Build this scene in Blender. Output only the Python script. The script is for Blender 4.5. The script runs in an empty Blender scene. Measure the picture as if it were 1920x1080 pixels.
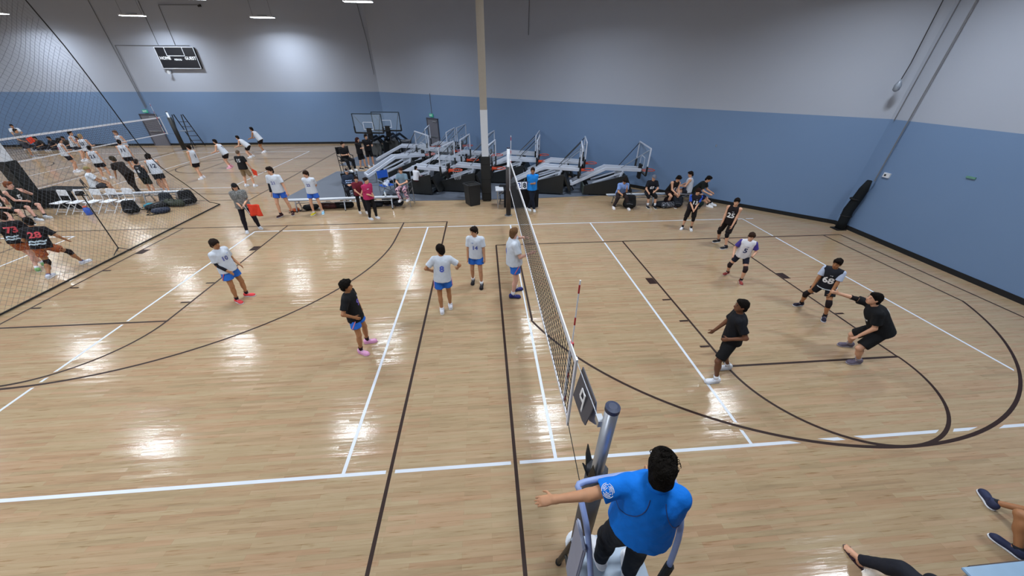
import bpy, bmesh, math, random
import numpy as np
from mathutils import Vector, Matrix
from mathutils.bvhtree import BVHTree
random.seed(7); np.random.seed(7)
scene = bpy.context.scene
COL = scene.collection
rad = math.radians

# ---------------------------------------------------------------- camera
def camera():
    cam = bpy.data.cameras.new('camera'); o = bpy.data.objects.new('camera', cam); COL.objects.link(o)
    yaw, pitch, roll = 0.0796698, 0.566787, 0.003683
    f = Vector((math.sin(yaw)*math.cos(pitch), math.cos(yaw)*math.cos(pitch), -math.sin(pitch)))
    r = Vector((math.cos(yaw), -math.sin(yaw), 0)); u = r.cross(f)
    c, s = math.cos(roll), math.sin(roll)
    R, U = c*r+s*u, -s*r+c*u
    m = Matrix(((R.x, U.x, -f.x, -0.8665), (R.y, U.y, -f.y, -7.2376), (R.z, U.z, -f.z, 4.7302), (0, 0, 0, 1)))
    o.matrix_world = m
    cam.sensor_width = 36; cam.lens = 633.29/1920*36; cam.clip_start = .05; cam.clip_end = 200
    scene.camera = o
camera()

# ---------------------------------------------------------------- world, exposure
w = bpy.data.worlds.new('world'); scene.world = w; w.use_nodes = True
w.node_tree.nodes['Background'].inputs[0].default_value = (.55, .62, .75, 1)
w.node_tree.nodes['Background'].inputs[1].default_value = .02
scene.view_settings.view_transform = 'Standard'; scene.view_settings.look = 'None'
scene.view_settings.gamma = 1; scene.view_settings.use_curve_mapping = False
scene.view_settings.exposure = 0.2
LAMP_POWER = 80
LAMP_COLOR = (.87, .935, 1.0)

# ---------------------------------------------------------------- materials
def lin(h):
    h = h.lstrip('#'); v = [int(h[i:i+2], 16)/255 for i in (0, 2, 4)]
    return tuple(x/12.92 if x <= .04045 else ((x+.055)/1.055)**2.4 for x in v)
MATS = {}
def M(name, col='#808080', rough=.6, metal=0, vary=.06, scale=8, bump=0, spec=.5, emit=None, strength=1, alpha=1, trans=0, coat=0):
    if name in MATS: return MATS[name]
    m = bpy.data.materials.new(name); m.use_nodes = True; MATS[name] = m
    nt = m.node_tree; b = nt.nodes['Principled BSDF']
    c = lin(col) if isinstance(col, str) else col
    b.inputs['Roughness'].default_value = rough; b.inputs['Metallic'].default_value = metal
    b.inputs['Specular IOR Level'].default_value = spec
    b.inputs['Coat Weight'].default_value = coat
    b.inputs['Alpha'].default_value = alpha; b.inputs['Transmission Weight'].default_value = trans
    if emit:
        b.inputs['Emission Color'].default_value = (*(lin(emit) if isinstance(emit, str) else emit), 1); b.inputs['Emission Strength'].default_value = strength
    if vary or bump:
        tc = nt.nodes.new('ShaderNodeTexCoord'); n = nt.nodes.new('ShaderNodeTexNoise')
        n.inputs['Scale'].default_value = scale; n.inputs['Detail'].default_value = 3
        nt.links.new(tc.outputs['Object'], n.inputs['Vector'])
        mx = nt.nodes.new('ShaderNodeMix'); mx.data_type = 'RGBA'
        mx.inputs[6].default_value = (*[x*(1-vary) for x in c], 1); mx.inputs[7].default_value = (*[min(1, x*(1+vary)) for x in c], 1)
        nt.links.new(n.outputs['Fac'], mx.inputs[0]); nt.links.new(mx.outputs[2], b.inputs['Base Color'])
        if bump:
            bp = nt.nodes.new('ShaderNodeBump'); bp.inputs['Strength'].default_value = bump; bp.inputs['Distance'].default_value = .02
            nt.links.new(n.outputs['Fac'], bp.inputs['Height']); nt.links.new(bp.outputs['Normal'], b.inputs['Normal'])
    else:
        b.inputs['Base Color'].default_value = (*c, 1)
    return m
def fabric(col, rough=.85):
    return M('fabric '+col, col, rough, vary=.10, scale=14, bump=.35, spec=.25)
def pattern(name, cols, scale, rough=.85):
    """printed cloth: cell pattern of several colours"""
    if name in MATS: return MATS[name]
    m = bpy.data.materials.new(name); m.use_nodes = True; MATS[name] = m
    nt = m.node_tree; b = nt.nodes['Principled BSDF']; b.inputs['Roughness'].default_value = rough
    tc = nt.nodes.new('ShaderNodeTexCoord'); v = nt.nodes.new('ShaderNodeTexNoise'); v.inputs['Scale'].default_value = scale
    nt.links.new(tc.outputs['Object'], v.inputs['Vector'])
    r = nt.nodes.new('ShaderNodeValToRGB'); r.color_ramp.interpolation = 'CONSTANT'
    e = r.color_ramp.elements; e[0].color = (*lin(cols[0]), 1); e[0].position = 0
    e[1].color = (*lin(cols[1]), 1); e[1].position = .47
    for i, c in enumerate(cols[2:]):
        x = e.new(.56+.07*i); x.color = (*lin(c), 1)
    nt.links.new(v.outputs['Fac'], r.inputs[0]); nt.links.new(r.outputs[0], b.inputs['Base Color'])
    return m

def floor_material():
    m = bpy.data.materials.new('maple strip floor'); m.use_nodes = True; nt = m.node_tree; L = nt.links
    b = nt.nodes['Principled BSDF']; N = nt.nodes.new
    g = N('ShaderNodeNewGeometry')
    br = N('ShaderNodeTexBrick'); br.offset = .37; br.squash = 1; br.offset_frequency = 2
    br.inputs['Scale'].default_value = 1; br.inputs['Brick Width'].default_value = .95; br.inputs['Row Height'].default_value = .057
    br.inputs['Mortar Size'].default_value = .0012; br.inputs['Mortar Smooth'].default_value = .5; br.inputs['Bias'].default_value = 0
    br.inputs['Color1'].default_value = (0, 0, 0, 1); br.inputs['Color2'].default_value = (1, 1, 1, 1); br.inputs['Mortar'].default_value = (.5, .5, .5, 1)
    L.new(g.outputs['Position'], br.inputs['Vector'])
    mp = N('ShaderNodeMapping'); mp.inputs['Scale'].default_value = (.55, 9, 1); L.new(g.outputs['Position'], mp.inputs['Vector'])
    n1 = N('ShaderNodeTexNoise'); n1.inputs['Scale'].default_value = 2.2; n1.inputs['Detail'].default_value = 5; L.new(mp.outputs[0], n1.inputs['Vector'])
    mp2 = N('ShaderNodeMapping'); mp2.inputs['Scale'].default_value = (.16, .8, 1); L.new(g.outputs['Position'], mp2.inputs['Vector'])
    n2 = N('ShaderNodeTexNoise'); n2.inputs['Scale'].default_value = 1.6; n2.inputs['Detail'].default_value = 2; L.new(mp2.outputs[0], n2.inputs['Vector'])
    mp3 = N('ShaderNodeMapping'); mp3.inputs['Scale'].default_value = (2.2, 22, 1); L.new(g.outputs['Position'], mp3.inputs['Vector'])
    n3 = N('ShaderNodeTexNoise'); n3.inputs['Scale'].default_value = 1.4; n3.inputs['Detail'].default_value = 4; L.new(mp3.outputs[0], n3.inputs['Vector'])
    ramp = N('ShaderNodeValToRGB'); e = ramp.color_ramp.elements
    e[0].position = .22; e[0].color = (*lin('#86735d'), 1); e[1].position = .80; e[1].color = (*lin('#b7a389'), 1)
    x = e.new(.48); x.color = (*lin('#a68f74'), 1)
    def math_(op, a, bb):
        q = N('ShaderNodeMath'); q.operation = op
        for i, v in enumerate((a, bb)):
            if hasattr(v, 'links'): L.new(v, q.inputs[i])
            else: q.inputs[i].default_value = v
        return q.outputs[0]
    sep = N('ShaderNodeSeparateColor'); L.new(br.outputs['Color'], sep.inputs[0])
    s = math_('ADD', math_('MULTIPLY', sep.outputs[0], .13), .035)
    s = math_('ADD', s, math_('MULTIPLY', n1.outputs['Fac'], .36))
    s = math_('ADD', s, math_('MULTIPLY', n2.outputs['Fac'], .22))
    s = math_('ADD', s, math_('MULTIPLY', n3.outputs['Fac'], .24))
    L.new(s, ramp.inputs[0])
    mx = N('ShaderNodeMix'); mx.data_type = 'RGBA'; mx.inputs[7].default_value = (*lin('#6a5945'), 1)
    L.new(math_('MULTIPLY', br.outputs['Fac'], .45), mx.inputs[0]); L.new(ramp.outputs[0], mx.inputs[6])
    # some boards redder, some paler; short dark grain streaks
    wn = N('ShaderNodeTexWhiteNoise'); wn.noise_dimensions = '1D'; L.new(math_('MULTIPLY', sep.outputs[0], 917.0), wn.inputs['W'])
    tint = N('ShaderNodeMix'); tint.data_type = 'RGBA'; tint.blend_type = 'MULTIPLY'; tint.inputs[0].default_value = 1
    tr_ = N('ShaderNodeValToRGB'); te = tr_.color_ramp.elements; te[0].color = (1.0, .90, .86, 1); te[1].color = (.97, 1.0, .95, 1); te[1].position = .8
    x2 = te.new(.35); x2.color = (1.0, .97, .93, 1)
    L.new(wn.outputs['Value'], tr_.inputs[0]); L.new(mx.outputs[2], tint.inputs[6]); L.new(tr_.outputs[0], tint.inputs[7])
    mp4 = N('ShaderNodeMapping'); mp4.inputs['Scale'].default_value = (1.6, 26, 1); L.new(g.outputs['Position'], mp4.inputs['Vector'])
    n4 = N('ShaderNodeTexNoise'); n4.inputs['Scale'].default_value = 1.7; n4.inputs['Detail'].default_value = 3; L.new(mp4.outputs[0], n4.inputs['Vector'])
    sr = N('ShaderNodeValToRGB'); se = sr.color_ramp.elements; se[0].position = .60; se[0].color = (1, 1, 1, 1); se[1].position = .72; se[1].color = (.72, .64, .54, 1)
    L.new(n4.outputs['Fac'], sr.inputs[0])
    stk = N('ShaderNodeMix'); stk.data_type = 'RGBA'; stk.blend_type = 'MULTIPLY'; stk.inputs[0].default_value = 1
    L.new(tint.outputs[2], stk.inputs[6]); L.new(sr.outputs[0], stk.inputs[7])
    L.new(stk.outputs[2], b.inputs['Base Color'])
    rr = math_('ADD', math_('MULTIPLY', n1.outputs['Fac'], .12), .07)
    L.new(rr, b.inputs['Roughness'])
    bp = N('ShaderNodeBump'); bp.inputs['Strength'].default_value = .13; bp.inputs['Distance'].default_value = .01
    hh = math_('ADD', math_('MULTIPLY', sep.outputs[0], .25), n3.outputs['Fac'])
    cx = N('ShaderNodeCombineXYZ'); L.new(math_('MULTIPLY', math_('SUBTRACT', sep.outputs[0], .5), .05), cx.inputs[1])
    va = N('ShaderNodeVectorMath'); va.operation = 'ADD'; L.new(g.outputs['Normal'], va.inputs[0]); L.new(cx.outputs[0], va.inputs[1])
    vn = N('ShaderNodeVectorMath'); vn.operation = 'NORMALIZE'; L.new(va.outputs[0], vn.inputs[0]); L.new(vn.outputs[0], bp.inputs['Normal'])
    L.new(hh, bp.inputs['Height']); L.new(bp.outputs['Normal'], b.inputs['Normal'])
    b.inputs['Specular IOR Level'].default_value = .28
    MATS['floor'] = m; return m
FLOOR = floor_material()

def wall_material():
    m = bpy.data.materials.new('two tone wall paint'); m.use_nodes = True; nt = m.node_tree; L = nt.links
    b = nt.nodes['Principled BSDF']; N = nt.nodes.new
    g = N('ShaderNodeNewGeometry'); sx = N('ShaderNodeSeparateXYZ'); L.new(g.outputs['Position'], sx.inputs[0])
    gt = N('ShaderNodeMath'); gt.operation = 'GREATER_THAN'; gt.inputs[1].default_value = 3.53; L.new(sx.outputs[2], gt.inputs[0])
    n = N('ShaderNodeTexNoise'); n.inputs['Scale'].default_value = .5; n.inputs['Detail'].default_value = 4; L.new(g.outputs['Position'], n.inputs['Vector'])
    def pair(a, c):
        q = N('ShaderNodeMix'); q.data_type = 'RGBA'; q.inputs[6].default_value = (*lin(a), 1); q.inputs[7].default_value = (*lin(c), 1)
        L.new(n.outputs['Fac'], q.inputs[0]); return q.outputs[2]
    lo = pair('#6c87ac', '#728cb0'); hi = pair('#a3abbb', '#aab1bf')
    mx = N('ShaderNodeMix'); mx.data_type = 'RGBA'; L.new(gt.outputs[0], mx.inputs[0]); L.new(lo, mx.inputs[6]); L.new(hi, mx.inputs[7])
    L.new(mx.outputs[2], b.inputs['Base Color']); b.inputs['Roughness'].default_value = .62; b.inputs['Specular IOR Level'].default_value = .3
    return m
WALL = wall_material()
WHITE = M('white powder coat', '#d5dae2', .4, vary=.03)
BLACK = M('black steel', '#15161a', .45, vary=.1)
RUBBER = M('black rubber', '#101114', .8, vary=.1)
PAD = M('black vinyl pad', '#1b1e20', .5, vary=.15, scale=4)
CHROME = M('brushed aluminium', '#b9bec6', .35, metal=.85, vary=.05)
GREYMET = M('grey painted steel', '#8d97a6', .4, metal=.2, vary=.05)
BLUEPAD = M('pale blue foam sleeve', '#8fa3d6', .5, vary=.05)
ORANGE = M('orange rim steel', '#d8502c', .45, vary=.05)
CLOTHBLK = fabric('#17181c')
LINEW = M('white court paint', '#ced5e0', .35, vary=.03, scale=3, spec=.35)
LINED = M('dark brown court paint', '#2f1f1b', .5, vary=.08, scale=3, spec=.2)

# ---------------------------------------------------------------- mesh helpers
class MB:
    """collects shapes into one mesh"""
    def __init__(s): s.v = []; s.f = []
    def add(s, vs, fs):
        o = len(s.v); s.v += [tuple(v) for v in vs]; s.f += [tuple(i+o for i in f) for f in fs]; return s
    def box(s, c, d, rz=0, m=None):
        x, y, z = (k/2 for k in d); R = m or Matrix.Rotation(rz, 3, 'Z'); c = Vector(c)
        vs = [c+R@Vector((sx*x, sy*y, sz*z)) for sz in (-1, 1) for sx, sy in ((-1, -1), (1, -1), (1, 1), (-1, 1))]
        return s.add(vs, [(3, 2, 1, 0), (4, 5, 6, 7), (0, 1, 5, 4), (1, 2, 6, 5), (2, 3, 7, 6), (3, 0, 4, 7)])
    def bar(s, a, b, w, h=None, up=(0, 0, 1)):
        """box bar from a to b"""
        a, b = Vector(a), Vector(b); d = b-a; l = d.length; d.normalize(); u = Vector(up)
        if abs(d.dot(u)) > .98: u = Vector((1, 0, 0))
        r = d.cross(u).normalized(); u = r.cross(d)
        R = Matrix((r, d, u)).transposed()
        return s.box((a+b)/2, (w, l, h or w), m=R)
    def tube(s, pts, r, n=8, cap=True):
        pts = [Vector(p) for p in pts]; rs = r if isinstance(r, (list, tuple)) else [r]*len(pts)
        rings = []; prev = None
        for i, p in enumerate(pts):
            d = (pts[min(i+1, len(pts)-1)]-pts[max(i-1, 0)]).normalized()
            if prev is None:
                u = Vector((0, 0, 1)) if abs(d.z) < .9 else Vector((1, 0, 0)); u = (u-d*u.dot(d)).normalized()
            else: u = (prev-d*prev.dot(d)).normalized()
            prev = u; v = d.cross(u)
            rings.append([p+(u*math.cos(t)+v*math.sin(t))*rs[i] for t in [2*math.pi*k/n for k in range(n)]])
        vs = [q for R in rings for q in R]; fs = []
        for i in range(len(pts)-1):
            for k in range(n):
                fs.append((i*n+k, i*n+(k+1) % n, (i+1)*n+(k+1) % n, (i+1)*n+k))
        if cap: fs += [tuple(range(n))[::-1], tuple((len(pts)-1)*n+k for k in range(n))]
        return s.add(vs, fs)
    def lathe(s, prof, n=20, c=(0, 0, 0)):
        vs = []; fs = []
        for r, z in prof:
            vs += [(c[0]+r*math.cos(2*math.pi*k/n), c[1]+r*math.sin(2*math.pi*k/n), c[2]+z) for k in range(n)]
        for i in range(len(prof)-1):
            for k in range(n): fs.append((i*n+k, i*n+(k+1) % n, (i+1)*n+(k+1) % n, (i+1)*n+k))
        fs += [tuple(range(n))[::-1], tuple((len(prof)-1)*n+k for k in range(n))]
        return s.add(vs, fs)
    def prism(s, poly, a, b, axis='y'):
        """polygon (2d) extruded along an axis from a to b"""
        n = len(poly)
        def P(q, t): return (q[0], t, q[1]) if axis == 'y' else ((t, q[0], q[1]) if axis == 'x' else (q[0], q[1], t))
        vs = [P(q, a) for q in poly]+[P(q, b) for q in poly]
        fs = [tuple(range(n))[::-1], tuple(range(n, 2*n))]+[(i, (i+1) % n, n+(i+1) % n, n+i) for i in range(n)]
        return s.add(vs, fs)
    def mesh(s, name):
        me = bpy.data.meshes.new(name); me.from_pydata(s.v, [], s.f); me.update(); return me
    def build(s, name, mat, parent=None, smooth=False, bevel=0, loc=None, fix=True):
        me = s.mesh(name)
        if fix or bevel:
            bm = bmesh.new(); bm.from_mesh(me)
            if fix: bmesh.ops.recalc_face_normals(bm, faces=bm.faces)
            if bevel: bmesh.ops.bevel(bm, geom=list(bm.edges), offset=bevel, segments=2, affect='EDGES', clamp_overlap=True)
            bm.to_mesh(me); bm.free()
        return link(name, me, mat, parent, smooth, loc)
def link(name, me, mat, parent=None, smooth=False, loc=None):
    if mat is not None and not me.materials: me.materials.append(mat)
    if smooth: me.polygons.foreach_set('use_smooth', [True]*len(me.polygons))
    o = bpy.data.objects.new(name, me); COL.objects.link(o)
    if parent: o.parent = parent
    if loc: o.location = loc
    return o
def empty(name, loc=(0, 0, 0), rz=0):
    o = bpy.data.objects.new(name, None); COL.objects.link(o); o.location = loc; o.rotation_euler = (0, 0, rz); o.empty_display_size = .2
    return o
def tag(o, label=None, cat=None, group=None, kind=None):
    if label: o['label'] = label
    if cat: o['category'] = cat
    if group: o['group'] = group
    if kind: o['kind'] = kind
    return o
def copy_tree(o, parent=None):
    kids = list(o.children)
    c = o.copy(); COL.objects.link(c)
    if parent: c.parent = parent
    for k in kids: copy_tree(k, c)
    return c
TEXTC = {}
def text_mesh(txt, size, bold=.0, cut=0):
    """flat lettering as a mesh in the XY plane, centred"""
    key = (txt, size, bold, cut)
    if key in TEXTC: return TEXTC[key].copy()
    cu = bpy.data.curves.new('t', 'FONT'); cu.body = txt; cu.size = size; cu.align_x = 'CENTER'; cu.align_y = 'CENTER'; cu.offset = bold; cu.resolution_u = 2
    o = bpy.data.objects.new('t', cu); COL.objects.link(o)
    dg = bpy.context.evaluated_depsgraph_get(); dg.update()
    me = bpy.data.meshes.new_from_object(o.evaluated_get(dg)); bpy.data.objects.remove(o)
    if cut:
        bm = bmesh.new(); bm.from_mesh(me)
        xs = [v.co.x for v in bm.verts]; x = min(xs)
        while x < max(xs):
            bmesh.ops.bisect_plane(bm, geom=list(bm.verts)+list(bm.edges)+list(bm.faces), plane_co=(x, 0, 0), plane_no=(1, 0, 0)); x += cut
        bm.to_mesh(me); bm.free()
    TEXTC[key] = me
    return me.copy()
# ================================================================ THE SETTING
CEIL = 9.6
tag(MB().box((-15, 4, -.1), (56, 38, .2)).build('floor', FLOOR), kind='structure')
floor = bpy.data.objects['floor']
C1, C2 = Vector((-8.4, 22.25, 0)), Vector((12.1, 3.75, 0))
def wall(name, a, b, th=.2):
    a, b = Vector(a), Vector(b); d = (b-a).normalized(); n = Vector((-d.y, d.x, 0))
    vs = [a, b, b+n*th, a+n*th]; vs = vs+[v+Vector((0, 0, CEIL)) for v in vs]
    o = MB().add(vs, [(3, 2, 1, 0), (4, 5, 6, 7), (0, 1, 5, 4), (1, 2, 6, 5), (2, 3, 7, 6), (3, 0, 4, 7)]).build(name, WALL)
    tag(o, kind='structure')
    return o
wall('wall_far', (-42, 22.25, 0), (-8.2, 22.25, 0))
wall('wall_diagonal', C1, C2)
wall('wall_right', (12.1, 3.85, 0), (12.1, -14, 0))
wall('wall_near', (12.3, -14, 0), (-42, -14, 0))
wall('wall_left', (-42, -14.2, 0), (-42, 22.45, 0))
tag(MB().box((-15, 4, CEIL+.1), (56, 38, .2)).build('ceiling', M('painted steel deck', '#a9a49c', .8)), kind='structure')
for nm, a, b in (('baseboard_far', (-42, 22.25), (-8.4, 22.25)), ('baseboard_diagonal', C1.xy, C2.xy), ('baseboard_right', (12.1, 3.75), (12.1, -14))):
    a, b = Vector((*a, 0)), Vector((*b, 0)); d = (b-a).normalized(); n = Vector((-d.y, d.x, 0))
    tag(MB().bar(a-n*.012+Vector((0, 0, .07)), b-n*.012+Vector((0, 0, .07)), .02, .14).build(nm, RUBBER), kind='structure')

# ---- painted court lines, thin layers of paint on the floor
NSTRIP = [0]
def strip(name, pts, wd, mat, z, closed=False):
    NSTRIP[0] += 1; z += NSTRIP[0]*4e-6
    pts = [Vector((p[0], p[1], 0)) for p in pts]; n = len(pts); vs = []
    for i, p in enumerate(pts):
        a = pts[max(i-1, 0)]; b = pts[min(i+1, n-1)]; d = (b-a).normalized(); q = Vector((-d.y, d.x, 0))*wd/2
        vs += [(p.x-q.x, p.y-q.y, z), (p.x+q.x, p.y+q.y, z)]
    fs = [(2*i, 2*i+2, 2*i+3, 2*i+1) for i in range(n-1)]
    return MB().add(vs, fs).build(name, mat, floor, fix=False)
def white(pts, wd=.05): strip('white_court_line', pts, wd, LINEW, .0015)
def dark(pts, wd=.05, gap=True):
    if gap: strip('bare_wood_gap', pts, wd+.075, FLOOR, .0022)
    strip('dark_court_line', pts, wd, LINED, .003)
def arc(cx, cy, r, a0, a1, n=48): return [(cx+r*math.cos(rad(a0+(a1-a0)*i/n)), cy+r*math.sin(rad(a0+(a1-a0)*i/n))) for i in range(n+1)]
# volleyball court in the middle of the picture
for pts in ([(-9, 4.5), (9, 4.5)], [(-9.02, -4.5), (14, -4.5)], [(-3, -4.5), (-3, 4.5)], [(3, -4.5), (3, 4.5)], [(0, -4.5), (0, 4.5)], [(-9, 4.5), (-9, -4.5)], [(9, 4.5), (9, -4.5)], [(9.15, 4.5), (9.45, 4.5)], [(-30, -4.5), (-9, -4.5)]): white(pts)
# basketball half court on the right
dark([(-.59, 2.8), (11.43, 2.8)]); dark([(-.59, 2.8), (-.59, -13)]); dark([(11.43, 2.8), (11.43, -13)])
dark([(.07, 2.8), (.07, -1.22)]); dark([(10.8, 2.8), (10.8, -1.22)])
dark(arc(5.435, 1.2, 5.9, 204.2, 335.8, 72))
dark([(3.63, 2.8), (3.63, -2.92)]); dark([(7.16, 2.8), (7.16, -2.92)]); dark([(3.6, -2.92), (7.19, -2.92)])
dark(arc(5.395, -2.92, 1.78, 180, 360))
def marks(xc, half, yb, sgn):
    for s in (-1, 1):
        x = xc+s*(half+.13)
        MB().box((x, yb-2.55*1, .004), (.2, .3, .002)).build('lane_block', LINED, floor)
        for k in (-3.45, -4.3, -5.15): MB().box((x, yb+k, .004), (.2, .05, .002)).build('lane_mark', LINED, floor)
marks(5.395, 1.765, 2.8, 1)
# basketball half court on the left
dark([(-17.4, 5), (-2.35, 5)]); dark([(-2.35, 5), (-2.35, -13)]); dark([(-17.4, 5), (-17.4, -13)])
dark([(-3.95, 5), (-3.95, 3.4)]); dark(arc(-9.9, 3.45, 5.95, 180, 360, 72)); dark([(-15.85, 5), (-15.85, 3.4)])
dark([(-8.12, 5), (-8.12, -.65)]); dark([(-11.7, 5), (-11.7, -.65)]); dark([(-11.73, -.65), (-8.09, -.65)]); dark(arc(-9.91, -.65, 1.79, 180, 360))
for s in (-1, 1):
    x = -9.91+s*(1.79-.13)*1
    for k, h in ((-1.9, .3), (-3.1, .05), (-4.0, .05), (-4.9, .05)): MB().box((x, 5+k, .004), (.2, h, .002)).build('lane_mark', LINED, floor)
# courts beyond the divider
white([(-14.85, 4.5), (-14.85, -4.5)]); white([(-33, 4.5), (-14.83, 4.5)])
for pts in ([(-13.2, 10.2), (-13.2, 19.2)], [(-31.2, 10.2), (-13.2, 10.2)], [(-31.2, 19.2), (-13.2, 19.2)], [(-31.2, 10.2), (-31.2, 19.2)], [(-22.2, 10.2), (-22.2, 19.2)], [(-19.2, 10.2), (-19.2, 19.2)], [(-25.2, 10.2), (-25.2, 19.2)]): white(pts)
dark([(-11.2, 7.1), (-11.2, 20.9)]); dark([(-34, 8.2), (-11.2, 8.2)]); dark([(-34, 21.4), (-11.2, 21.4)]); dark([(-22.6, 8.2), (-22.6, 21.4)])
dark([(-11.2, 13.25), (-16.95, 13.25)]); dark([(-11.2, 16.85), (-16.95, 16.85)]); dark([(-16.95, 13.25), (-16.95, 16.85)]); dark(arc(-16.95, 15.05, 1.8, 90, 270)); dark([(-11.2, 9.15), (-12.8, 9.15)]); dark(arc(-12.8, 15.05, 5.9, 90, 270, 64))
dark(arc(-28.3, 15.05, 1.8, 0, 360, 64))

# ---- ceiling lamps
LX = (-36.3, -28.9, -21.4, -14, -6.5, 1.3, 8.8); LY = (20.1, 13.9, 7.1, 1.6, -4.6, -10.8)
diff = M('lamp diffuser', '#ffffff', .5, vary=0, emit=LAMP_COLOR, strength=26)
def make_lamp():
    r = empty('ceiling_lamp')
    MB().box((0, 0, .07), (1.36, .36, .06)).build('housing', WHITE, r, bevel=.012)
    MB().box((0, 0, .13), (.5, .12, .06)).build('driver_box', GREYMET, r)
    MB().box((0, 0, .035), (1.28, .30, .012)).build('diffuser', diff, r)
    for s in (-1, 1): MB().tube([(s*.55, 0, .1), (s*.55, 0, CEIL-7.5)], .006, 5).build('hanging_cable', BLACK, r)
    return r
lamp0 = make_lamp(); first = True
for j, y in enumerate(LY):
    for i, x in enumerate(LX):
        if x > 0 and y < -8: continue
        if x > -8.4 and y > 22.25-(x+8.4)*.9024-1.2: continue
        o = lamp0 if first else copy_tree(lamp0); first = False
        o.location = (x, y, 7.5)
        rowname = ('far wall', 'far court', 'mid-hall', 'near court', 'near sideline', 'near wall')[j]
        tag(o, '%s long LED lamp from the left in the %s ceiling row' % (('first', 'second', 'third', 'fourth', 'fifth', 'sixth', 'seventh')[i], rowname), 'lamp', 'hanging lamps of the hall')
        li = bpy.data.lights.new('lamp_light', 'AREA'); li.shape = 'RECTANGLE'; li.size = 1.28; li.size_y = .30; li.energy = LAMP_POWER; li.spread = rad(155); li.color = LAMP_COLOR
        lo = bpy.data.objects.new('lamp_light', li); COL.objects.link(lo); lo.parent = o; lo.location = (0, 0, .02)

# ---- columns
def column(x, y, label):
    r = empty('column', (x, y, 0))
    MB().box((0, 0, CEIL/2+1.77), (.27, .27, CEIL-3.54)).build('upper_shaft', M('beige column paint', '#a49d92', .6), r)
    MB().box((0, 0, 1.78), (.28, .28, 3.54)).build('lower_shaft', WHITE, r, bevel=.01)
    pd = MB().box((0, 0, .94), (.40, .40, 1.82)).build('wall_pad', PAD, r, bevel=.03)
    for z in (.35, .95, 1.55): MB().box((0, 0, z), (.405, .405, .02)).build('pad_strap', RUBBER, pd)
    tag(r, label, 'column')
column(-.82, 7.45, 'tall white column wrapped in a black pad beside the square bin')
column(-19.0, 7.62, 'white column with black pad at the left edge behind the divider net')

# ---- wall furniture on the far wall
FW = 22.25
def wallbox(name, x0, x1, z0, z1, th, mat, label, cat, parent=None):
    o = MB().box(((x0+x1)/2, FW-th/2-.001, (z0+z1)/2), (x1-x0, th, z1-z0)).build(name, mat, parent)
    if label: tag(o, label, cat)
    return o
sb = empty('scoreboard', (-21.27, FW-.09, 5.52))
MB().box((0, 0, 0), (2.46, .16, 1.2)).build('panel', M('scoreboard black', '#16181f', .45), sb, bevel=.01)
fr = MB()
for a, b in (((-1.23, -.6), (1.23, -.6)), ((-1.23, .6), (1.23, .6)), ((-1.22, -.6), (-1.22, .6)), ((1.22, -.6), (1.22, .6)), ((-.62, .6), (-.62, .12)), ((.5, .6), (.5, .12)), ((-.64, .12), (.52, .12))):
    fr.bar((a[0], -.085, a[1]), (b[0], -.085, b[1]), .012, .035, up=(0, 0, 1) if a[1] == b[1] else (1, 0, 0))
fr.build('white_trim', WHITE, sb)
def flat_text(txt, size, mat, parent, loc, rot=(math.pi/2, 0, 0), bold=0, name='lettering', sx=1):
    me = text_mesh(txt, size, bold); me.materials.append(mat); o = link(name, me, None, parent, loc=loc); o.rotation_euler = rot; o.scale = (sx, 1, 1); return o
WTXT = M('white lettering', '#e8ecf2', .5, vary=0)
flat_text('HOME', .24, WTXT, sb, (-.80, -.084, -.02), bold=.008); flat_text('PERIOD', .14, WTXT, sb, (-.02, -.084, -.1), bold=.004); flat_text('GUEST', .24, WTXT, sb, (.80, -.084, -.02), bold=.008)
tag(sb, 'black scoreboard with HOME PERIOD GUEST high on the far wall', 'scoreboard')
cnd = M('grey conduit', '#6d7076', .5)
def conduit(pts, r, label, w='far', nm='wall_conduit'):
    o = MB().tube(pts, r, 6).build(nm, cnd); tag(o, label, 'conduit'); return o
y = FW-.03
conduit([(-25.2, y, 9.3), (-25.05, y, 2.5)], .018, 'thin grey conduit running straight up above the left exit door')
conduit([(-24.95, y, 2.6), (-24.95, y, 6.2), (-22.4, y, 6.2), (-20.3, y, 6.22)], .018, 'grey conduit bending from above the exit door to the scoreboard top')
conduit([(-22.25, y, 6.2), (-22.25, y, 8.55), (-24.5, y, 8.6)], .018, 'left of two grey conduits rising from the scoreboard top')
conduit([(-21.18, y, 6.2), (-21.15, y, 8.32), (-18.8, y, 8.35)], .018, 'right of two grey conduits rising from the scoreboard, bending right')
conduit([(-8.9, y, 9.4), (-8.6, y, 6.5), (-8.55, y, 4.6)], .014, 'thin dark cable hanging down the far wall near the room corner', nm='hanging_cable')
hb = empty('wall_camera', (-18.65, FW-.1, 8.32)); MB().tube([(0, .1, 0), (0, -.12, -.05)], .05, 8).build('body', BLACK, hb); MB().box((0, .08, 0), (.12, .04, .12)).build('mount', BLACK, hb)
tag(hb, 'small black wall camera at the end of a conduit near the top', 'camera')
pj = empty('speaker_horn', (-22.2, FW-.12, 4.72)); MB().lathe([(.03, 0), (.05, .06), (.11, .16)], 14).build('horn', WHITE, pj).rotation_euler = (rad(100), 0, 0)
MB().box((0, .08, .03), (.08, .08, .1)).build('bracket', GREYMET, pj); tag(pj, 'small white horn under the scoreboard left corner', 'horn')
DOORM = M('grey painted door', '#6c6d78', .5); DOORF = M('dark door frame', '#4a4a55', .5)
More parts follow.
